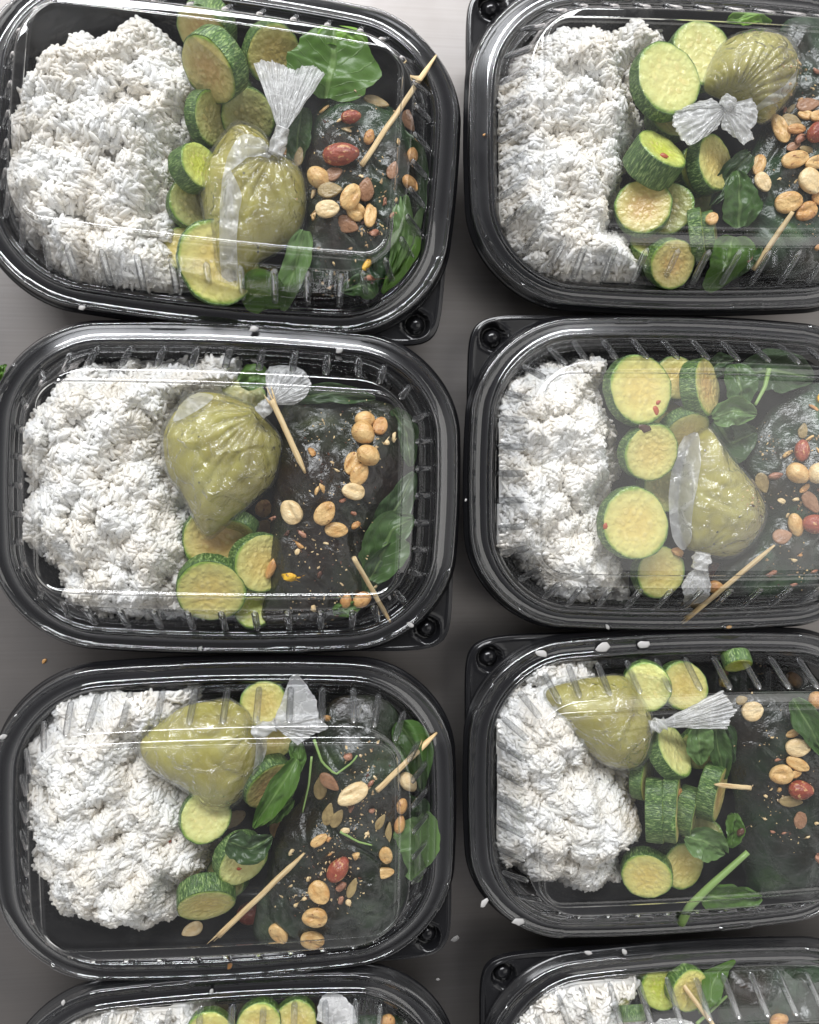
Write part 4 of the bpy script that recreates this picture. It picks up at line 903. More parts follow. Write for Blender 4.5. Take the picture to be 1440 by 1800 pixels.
# ------------------------------------------------------------------ leaves and stems
G1, G2, G3, G4, G5 = (0.10, 0.21, 0.030), (0.045, 0.095, 0.028), (0.22, 0.42, 0.03), (0.16, 0.27, 0.09), (0.065, 0.14, 0.03)
def leaf(key, mid_px, wpx, col, desc, tiltw=0.0, curl=0.25, seed=0, group='spinach leaves in the trays', shape=0.75, stem=None):
    """mid_px: (u, v, z) from base to tip; wpx: half width in px; curl lifts the edges"""
    b_ = B[key]; pts = [np.array(P(*p)) for p in mid_px]; A = np.array(pts); seg = np.linalg.norm(np.diff(A, axis=0), axis=1); cum = np.concatenate([[0], np.cumsum(seg)])
    nU, nV = 36, 21; V, UV = [], []
    # smooth centre line
    ts = np.linspace(0, 1, nU); q = np.array([[np.interp(t * cum[-1], cum, A[:, k]) for k in range(3)] for t in ts])
    for _ in range(4): q[1:-1] = (q[:-2] + 2 * q[1:-1] + q[2:]) / 4
    w = wpx * 0.2778 * 0.97; rr = random.Random(seed)
    for i, t in enumerate(ts):
        d = q[min(i + 1, nU - 1)] - q[max(i - 1, 0)]; d /= np.linalg.norm(d); s = np.array([-d[1], d[0], 0]); s /= np.linalg.norm(s) + 1e-9
        hw = w * (math.sin(math.pi * (0.03 + 0.95 * t) ** shape) ** 0.62) * (1 + 0.06 * nz(t * 5, seed))
        for j in range(nV):
            x = 2 * j / (nV - 1) - 1
            ed = 1 + 0.20 * nz(t * 4, (1 if x > 0 else -1) * 2.3, seed + 3) + 0.05 * nz(t * 14, x, seed)
            p = q[i] + s * hw * x * ed * math.cos(tiltw * abs(x)); 
            p[2] += curl * hw * x * x + tiltw * hw * x + 3.0 * nz(t * 3, x * 1.6, seed + 5) + 1.1 * nz(t * 9, x * 4, seed) - 0.5 * math.exp(-(x / 0.1) ** 2)
            p[2] = min(p[2], lidz(b_, p[0], p[1]) - 0.6 + RIM); V.append(p); UV.append((t, 0.5 + x / 2))
    f = gridfaces(nU, nV)
    nb = len(V); V = V + [v - np.array((0, 0, 0.35)) for v in V]; UV = UV + UV
    f = f + [tuple(reversed([k + nb for k in x])) for x in f]
    o = world_obj('spinach_leaf', V, f, M['leaf'], uv=UV); o.color = (*col, 1)
    props(o, desc + ', ' + CN[key], 'leaf', group); solid(V[:nb], gridfaces(nU, nV))
    if stem:
        sp_ = [P(*p) for p in stem] + [Vector(q[0]), Vector(q[4])]
        VV, ff = tube(sp_, [0.9] * len(sp_), 8); so = world_obj('stem', VV, ff, M['stem'], o)
    return o
for a in [
 ('L1', [(572, 172, 12), (585, 110, 16), (590, 45, 15)], 76, G1, 'big round spinach leaf at the top right', 0, 0.05, 1),
 ('L1', [(560, 66, 17), (610, 46, 16), (645, 78, 15)], 22, G3, 'bright green curled leaf edge along the top of the round leaf', 0.3, 0.2, 2),
 ('L1', [(535, 405, 17), (520, 465, 14), (495, 540, 8)], 24, G4, 'long pale leaf lying from the bag to the bottom edge', 0.2, 0.3, 3),
 ('L1', [(425, 528, 8), (460, 506, 12), (512, 522, 8)], 28, G1, 'folded spinach leaf at the bottom edge', 0.2, 0.5, 4),
 ('L1', [(706, 345, 14), (712, 400, 14), (690, 480, 9)], 22, G4, 'upper leaf of the bunch at the right wall', 0.4, 0.4, 5),
 ('L1', [(738, 405, 8), (715, 450, 8), (672, 515, 4)], 18, G1, 'lower leaf of the bunch at the right wall', -0.4, 0.5, 6),
 ('L1', [(530, 190, 6), (523, 240, 8), (520, 300, 6)], 26, G2, 'dark leaf between the bag and the pepper', 0.4, 0.3, 7),
 ('L1', [(690, 230, 2), (725, 300, 2), (735, 390, 0)], 30, G2, 'dark leaf deep behind the ribs at the right', 0.2, 0.3, 8),
 ('L2', [(650, 1020, 8), (690, 930, 12), (728, 910, 8)], 42, G5, 'lower large leaf right of the black pepper', 0.1, 0.2, 9),
 ('L2', [(660, 950, 8), (705, 880, 8), (728, 830, 6)], 30, G2, 'upper dark leaf right of the black pepper', 0.2, 0.2, 10),
 ('L2', [(420, 672, 4), (450, 660, 6), (480, 668, 4)], 22, G1, 'dark leaf left of the crumpled bag tail', 0.1, 0.2, 11),
 ('L2', [(585, 1075, 10), (610, 1070, 12), (640, 1062, 10)], 14, G1, 'small bright leaf piece at the bottom edge', 0.1, 0.2, 12),
 ('L2', [(520, 700, 8), (580, 690, 10), (660, 700, 8)], 18, G2, 'wilted leaf along the top of the pepper', 0.3, 0.3, 13),
 ('L3', [(522, 1335, 17), (492, 1385, 19), (446, 1455, 14)], 24, G1, 'curled leaf lying over the long zucchini slice', 0.5, 0.6, 14),
 ('L3', [(515, 1405, 14), (490, 1430, 15), (470, 1450, 14)], 12, G1, 'small leaf tip next to the curled leaf', 0.3, 0.4, 15),
 ('L3', [(400, 1480, 20), (440, 1494, 20), (478, 1470, 18)], 28, G2, 'dark leaf covering half of a zucchini slice', 0.1, 0.1, 16),
 ('L3', [(720, 1440, 9), (738, 1490, 9), (730, 1550, 8)], 46, G4, 'pale green leaf pressed against the right wall', 0.1, 0.15, 17),
 ('L3', [(700, 1270, 6), (735, 1320, 7), (740, 1390, 3)], 34, G5, 'dark leaf behind the upper skewer', 0.2, 0.3, 18),
 ('L3', [(520, 1300, 10), (525, 1330, 12), (522, 1360, 12)], 16, G1, 'narrow leaf hanging below the bag tail', 0.3, 0.2, 19),
 ('R1', [(1280, 35, 8), (1330, 26, 12), (1355, 40, 8)], 14, G3, 'bright green leaf at the top wall', 0.2, 0.4, 20),
 ('R1', [(1300, 400, 10), (1302, 350, 14), (1296, 300, 14)], 38, G5, 'rounded dark leaf left of the pepper', 0.1, 0.2, 21),
 ('R1', [(1290, 415, 14), (1280, 460, 12), (1255, 508, 6)], 36, G1, 'fresh green leaf at the bottom edge', 0.1, 0.3, 22),
 ('R1', [(1320, 270, 10), (1290, 300, 8), (1250, 360, 4)], 22, G2, 'dark leaf strip behind the rounded leaf', 0.2, 0.3, 23),
 ('R2', [(1253, 735, 15), (1290, 722, 16), (1330, 728, 14)], 26, G4, 'light leaf just below the speckled zucchini slice', 0.2, 0.3, 24),
 ('R2', [(1290, 640, 8), (1300, 675, 12), (1310, 715, 12)], 32, G5, 'leaf right of the speckled zucchini slice', 0.1, 0.3, 25),
 ('R2', [(1300, 660, 6), (1360, 650, 8), (1430, 665, 6)], 40, G2, 'broad dark leaf along the top wall', 0.1, 0.2, 26),
 ('R2', [(1258, 740, 4), (1285, 780, 6), (1330, 760, 6)], 40, G2, 'dark leaf under the light one', 0.1, 0.2, 27),
 ('R3', [(1232, 1268, 14), (1228, 1300, 14), (1232, 1345, 10)], 26, G4, 'pale leaf hanging below the white tail', 0.1, 0.3, 28),
 ('R3', [(1258, 1270, 13), (1262, 1310, 12), (1275, 1370, 8)], 20, G5, 'second leaf right of the pale one', 0.2, 0.3, 29),
 ('R3', [(1205, 1470, 12), (1240, 1480, 14), (1275, 1500, 10)], 32, G4, 'crumpled leaf below the upright slices', 0.1, 0.4, 30),
 ('R3', [(1238, 1570, 8), (1285, 1585, 8), (1338, 1575, 5)], 36, G1, 'large leaf at the bottom edge with its stem', 0.1, 0.2, 31),
 ('R3', [(1292, 1430, 10), (1290, 1460, 10), (1284, 1490, 8)], 16, G1, 'small leaf between zucchini and pepper', 0.3, 0.3, 32),
 ('R3', [(1395, 1230, 17), (1425, 1280, 18), (1450, 1330, 17)], 26, G5, 'leaf lying on the pepper at the right edge', 0.1, 0.15, 33),
 ('R4', [(1230, 1780, 10), (1262, 1750, 13), (1310, 1710, 10)], 16, G1, 'leaf right of the skewer', 0.2, 0.3, 34),
 ('L1', [(700, 470, 8), (725, 420, 8), (745, 360, 5)], 14, G4, 'thin light leaf curling along the right ribs', 0.6, 0.5, 40),
 ('L1', [(660, 520, 4), (640, 500, 8), (600, 512, 6)], 22, G2, 'dark leaf under the lower end of the pepper', 0.3, 0.3, 41),
 ('L2', [(640, 1040, 6), (668, 985, 9), (700, 950, 8)], 24, G2, 'crumpled leaf under the lower skewer', 0.4, 0.4, 42),
 ('L2', [(690, 720, 6), (715, 760, 7), (722, 820, 5)], 22, G2, 'dim leaf along the upper right wall', 0.3, 0.3, 43),
 ('L3', [(708, 1400, 4), (735, 1420, 6), (752, 1455, 5)], 22, G2, 'dark leaf above the pale leaf', 0.4, 0.3, 44),
 ('L3', [(520, 1370, 14), (505, 1395, 17), (486, 1425, 16)], 11, G4, 'pale fold of leaf beside the curled leaf', 0.6, 0.5, 45),
 ('R2', [(1240, 660, 4), (1262, 640, 6), (1290, 632, 5)], 20, G2, 'dark leaf behind the speckled slice at the wall', 0.2, 0.3, 46),
 ('R1', [(1330, 430, 8), (1310, 450, 8), (1290, 490, 5)], 20, G2, 'dark leaf behind the foot of the skewer', 0.3, 0.3, 47),
 ('R3', [(1250, 1260, 8), (1275, 1290, 10), (1285, 1340, 8)], 18, G2, 'dark leaf between the white tail and the pepper', 0.3, 0.3, 48),
 ('L2', [(-12, 668, -4), (0, 655, -3), (10, 640, -4)], 10, G1, 'scrap of leaf at the left picture edge', 0.1, 0.2, 35),
]: leaf(*a)
def stem_thing(key, pts, r_, desc):
    pp = [PL(B[key], *p) for p in pts]; A = np.array([tuple(p) for p in pp]); n_ = 14
    seg = np.concatenate([[0], np.cumsum(np.linalg.norm(np.diff(A, axis=0), axis=1))]); q = [Vector([np.interp(t * seg[-1], seg, A[:, k]) for k in range(3)]) for t in np.linspace(0, 1, n_)]
    V, f = tube(q, [r_ * (1.15 - 0.5 * i / n_) for i in range(n_)], 8)
    props(world_obj('leaf_stem', V, f, M['stem']), desc + ', ' + CN[key], 'stem', 'green leaf stems')
stem_thing('R3', [(1198, 1622, 3), (1212, 1594, 9), (1250, 1556, 12), (1285, 1525, 13), (1315, 1498, 14)], 2.0, 'thick pale green stem running diagonally to the bottom wall')
stem_thing('L3', [(552, 1300, 17), (566, 1340, 18), (590, 1362, 18), (620, 1340, 18), (628, 1328, 18)], 0.6, 'thin bent stem on the pepper above the big peanut')
stem_thing('L3', [(548, 1330, 17), (543, 1380, 17), (532, 1428, 16)], 0.5, 'thin straight stem left of the olive seed')
stem_thing('L3', [(598, 1462, 18), (630, 1480, 18), (654, 1486, 18)], 0.6, 'short stem below the pale wedge')
stem_thing('R2', [(1352, 648, 14), (1345, 680, 15), (1328, 712, 15)], 1.1, 'stem of the light leaf rising to the top wall')
stem_thing('R4', [(1225, 1800, 12), (1290, 1740, 14), (1310, 1712, 11)], 0.7, 'thin stem beside the skewer')

# ------------------------------------------------------------------ skewers
def skewer(key, p1, p2, r_, desc, frayed=False, blunt=False):
    a_, b2 = PL(B[key], *p1), PL(B[key], *p2); n_ = 18
    pts = [a_.lerp(b2, i / (n_ - 1)) + Vector((0.25 * nz(i * .3, 1, p1[0]), 0.25 * nz(i * .3, 2, p1[0]), 0)) for i in range(n_)]
    rad_ = [r_ * (0.72 + 0.28 * min(1, i / 5) if blunt else 0.9) * (1 + 0.06 * nz(i, p1[1])) for i in range(n_)]
    if not blunt: rad_[-1] *= 0.35; rad_[-2] *= 0.6; rad_[-3] *= 0.8
    V, f = tube(pts, rad_, 12, 0.0, 0.07, 3); o = world_obj('wooden_skewer', V, f, M['wood'], origin=tuple(a_))
    # grain runs along the stick: rotate the local frame so z is the stick's axis
    d = (b2 - a_).normalized(); q = Vector((0, 0, 1)).rotation_difference(d).to_matrix().to_4x4(); o.data.transform(q.inverted()); o.matrix_world = Matrix.Translation(a_ * MM) @ q
    props(o, desc + ', ' + CN[key], 'skewer', 'pale wooden skewers')
    if frayed:
        rr = random.Random(int(p1[0]))
        for k in range(frayed):
            e0 = a_.lerp(b2, 0.08 + 0.05 * k); sd = Vector((-d.y, d.x, 0)) * rr.uniform(-1.0, 1.0) * r_ * 1.6
            e1 = a_ - d * rr.uniform(1.5, 7) + sd + Vector((0, 0, rr.uniform(-.6, .6)))
            V, f = tube([e0 + sd * 0.3, e0.lerp(e1, 0.5) + sd * 0.2, e1], [r_ * 0.42, r_ * 0.3, 0.12], 6)
            so = bpy.data.objects.new('splinter', mesh('splinter', (np.array(V)) * MM, f, M['wood'])); C.objects.link(so); so.parent = o; so.matrix_parent_inverse = o.matrix_world.inverted()
skewer('L1', (636, 290, 18.5), (767, 97, 14), 1.35, 'long wooden skewer slanting to the upper right wall', False)
skewer('L2', (478, 703, 21), (537, 832, 20.5), 1.5, 'upper wooden skewer with frayed end beside the knot', 3)
skewer('L2', (622, 980, 21), (686, 1093, 10), 1.25, 'lower wooden skewer with its point at the bottom wall')
skewer('L3', (384, 1645, 14), (535, 1500, 20), 1.45, 'lower wooden skewer running off the zucchini', 4)
skewer('L3', (662, 1390, 19.5), (768, 1288, 12), 1.5, 'upper wooden skewer with its point at the right wall')
skewer('R1', (1394, 372, 21), (1324, 474, 14), 1.3, 'short wooden skewer below the peanuts', False, True)
skewer('R2', (1209, 1086, 8), (1362, 958, 20), 1.35, 'splintered wooden skewer reaching the bottom wall', 6)
skewer('R3', (1320, 1385, 22), (1256, 1379, 21), 1.3, 'short wooden skewer tip over the upright zucchini', False)
skewer('R4', (1186, 1712, 15), (1262, 1812, 20), 1.3, 'wooden skewer crossing the zucchini')

# ------------------------------------------------------------------ nuts, seeds, crumbs
def blob(fn, m_, name, nu=28, nv=16):
    V = [fn(0, 0, 1)]
    for i in range(1, nv):
        t = math.pi * i / nv
        for j in range(nu):
            a = 2 * math.pi * j / nu; V.append(fn(math.sin(t) * math.cos(a), math.sin(t) * math.sin(a), math.cos(t)))
    V.append(fn(0, 0, -1)); n_ = len(V) - 1
    f = [(0, 1 + j, 1 + (j + 1) % nu) for j in range(nu)] + [tuple(reversed(x)) for x in gridfaces(nv - 1, nu, True, 1)] + [(n_, n_ - nu + (j + 1) % nu, n_ - nu + j) for j in range(nu)]
    return mesh(name, V, f, m_)
def f_half(s):
    def g(x, y, z):
        w = 1 + 0.10 * x * s; ir = 1 + 0.05 * nz(x * 1.5, y * 1.5, z + s)
        zz = z * (0.42 if z > 0 else 0.75)
        zz = math.copysign(abs(z) ** 0.7, z) * (0.40 if z > 0 else 0.72)
        if z > 0: zz -= (0.30 if s > 0 else 0.16) * math.exp(-((x + 0.15 * s) ** 2 / 0.25 + (y - 0.12 * s + 0.25 * x) ** 2 / (0.07 if s > 0 else 0.16))) + 0.28 * math.exp(-((x - 0.80) ** 2 / 0.03 + (y - 0.05) ** 2 / 0.03)) - 0.10 * math.exp(-((x - 0.5) ** 2 / 0.03 + y ** 2 / 0.02))
        return (x * ir, y * w * ir, zz + 0.04 * nz(x * 3, y * 3, z))
    return g
def f_whole(s):
    def g(x, y, z):
        ir = 1 + 0.05 * nz(x * 1.3, y * 1.3, z * 1.3 + s * 3); r2 = math.hypot(y, z)
        tip = 0.10 * math.exp(-((x - 0.95) ** 2) / 0.02) * (1 if x > 0 else 0)
        seam = 1 - 0.07 * math.exp(-(math.atan2(z, y) - 1.2) ** 2 / 0.02)
        return ((x + tip) * ir, y * ir * seam * (1 - 0.08 * x * s), z * 0.86 * ir * seam)
    return g
def f_seed(x, y, z):
    w = (1 - 0.42 * x) if x > 0 else 1 - 0.05 * x; e = math.hypot(x, y)
    lip = 0.06 * math.exp(-((e - 0.9) / 0.07) ** 2) * (1 if z > 0 else -1)
    return (x * (1.08 if x > 0 else 1), y * w, math.copysign(abs(z) ** 0.8, z) * 0.34 + lip)
def chunk_mesh(seed, m_, name):
    rr = random.Random(seed); V = []
    for k in range(14):
        a, t = rr.uniform(0, 6.28), rr.uniform(-1, 1); r_ = math.sqrt(1 - t * t); V.append(Vector((r_ * math.cos(a), r_ * math.sin(a) * 0.8, t * 0.5)) * rr.uniform(0.8, 1.05))
    import bmesh
    bm = bmesh.new(); [bm.verts.new(v) for v in V]; r_ = bmesh.ops.convex_hull(bm, input=bm.verts)
    bmesh.ops.delete(bm, geom=[v for v in bm.verts if not v.link_faces], context='VERTS')
    bmesh.ops.bevel(bm, geom=list(bm.edges), offset=0.08, segments=2, affect='EDGES')
    me = bpy.data.meshes.new(name); bm.to_mesh(me); bm.free(); me.materials.append(m_); me.polygons.foreach_set("use_smooth", [True] * len(me.polygons)); return me
cache = {}
def kind_mesh(kind, var):
    k = (kind, var)
    if k in cache: return cache[k]
    t = {'half': (f_half, 'nut'), 'phalf': (f_half, 'pale_nut'), 'thalf': (f_half, 'tan_nut'), 'whole': (f_whole, 'nut'), 'pwhole': (f_whole, 'pale_nut'), 'twhole': (f_whole, 'tan_nut'), 'red': (f_whole, 'red_nut')}
    if kind in t: me = blob(t[kind][0](1 if var % 2 else -1.4), M[t[kind][1]], 'peanut')
    elif kind in ('seed', 'bseed'): me = blob(f_seed, M['seed' if kind == 'seed' else 'brown_seed'], 'pumpkin_seed')
    else: me = chunk_mesh(var * 7 + len(kind), M[{'chunk': 'nut', 'pchunk': 'pale_nut', 'pink': 'pink_chunk', 'corn': 'corn', 'dark': 'dark_crumb', 'orange': 'tan_nut'}[kind]], kind)
    cache[k] = me; return me
NAMES = {'half': ('peanut_half', 'peanut'), 'phalf': ('peanut_half', 'peanut'), 'thalf': ('peanut_half', 'peanut'), 'whole': ('peanut', 'peanut'), 'pwhole': ('peanut', 'peanut'), 'twhole': ('peanut', 'peanut'), 'red': ('peanut', 'peanut'),
         'seed': ('pumpkin_seed', 'pumpkin seed'), 'bseed': ('pumpkin_seed', 'pumpkin seed'), 'chunk': ('nut_piece', 'nut piece'), 'pchunk': ('nut_piece', 'nut piece'), 'pink': ('nut_piece', 'nut piece'), 'orange': ('nut_piece', 'nut piece'), 'dark': ('nut_piece', 'nut piece'), 'corn': ('corn_kernel', 'corn')}
GRP = {'peanut': 'peanuts scattered over the food', 'pumpkin seed': 'pumpkin seeds scattered over the food', 'nut piece': 'broken nut pieces', 'corn': 'yellow corn kernels'}
nvar = 0
def nut(key, kind, u, v, ln_, wd, ang, desc, lift=0.45, tip=0.0, edge=False):
    """ln_, wd: full length and width in photo px; ang: image angle of the long axis"""
    global nvar; nvar += 1
    h_, n_ = hit(u, v); zr = h_.z - RIM; k = 0.2778 * (HC - zr) / HC
    a_, b2 = ln_ / 2 * k, wd / 2 * k
    n_ = (n_ * 0.45 + Vector((0, 0, 1)) * 0.55 + Vector((0.12 * nz(u, v), 0.12 * nz(v, u), 0))).normalized()
    if edge: n_ = (n_ * 0.5 + Vector((0, -1, 0))).normalized()
    X = Vector((math.cos(math.radians(ang)), math.sin(math.radians(ang)), 0)); X = (X - n_ * X.dot(n_)).normalized(); Y = n_.cross(X)
    me = kind_mesh(kind, nvar % 5 if kind in ('half', 'phalf', 'thalf', 'whole', 'pwhole', 'twhole', 'red') else nvar % 6)
    nm, cat = NAMES[kind]; o = link(nm, me)
    hz_ = b2 * (1.0 if kind not in ('seed', 'bseed') else 0.9)
    up_ = {'half': 0.5, 'phalf': 0.5, 'thalf': 0.5, 'whole': 0.6, 'pwhole': 0.6, 'twhole': 0.6, 'red': 0.6, 'seed': 0.25, 'bseed': 0.25}.get(kind, 0.35)
    pos = h_ + n_ * b2 * up_ * (lift / 0.45)
    zl = (lidz(B[key], pos.x, pos.y) + RIM - b2 * 0.45)
    if pos.z > zl: pos = P(u, v, zl - RIM)
    o.matrix_world = Matrix.Translation(pos * MM) @ Matrix((X, Y, n_)).transposed().to_4x4() @ Matrix.Diagonal((a_ * MM, b2 * MM, hz_ * MM, 1))
    props(o, desc + ', ' + CN[key], cat, GRP[cat])
    me = None
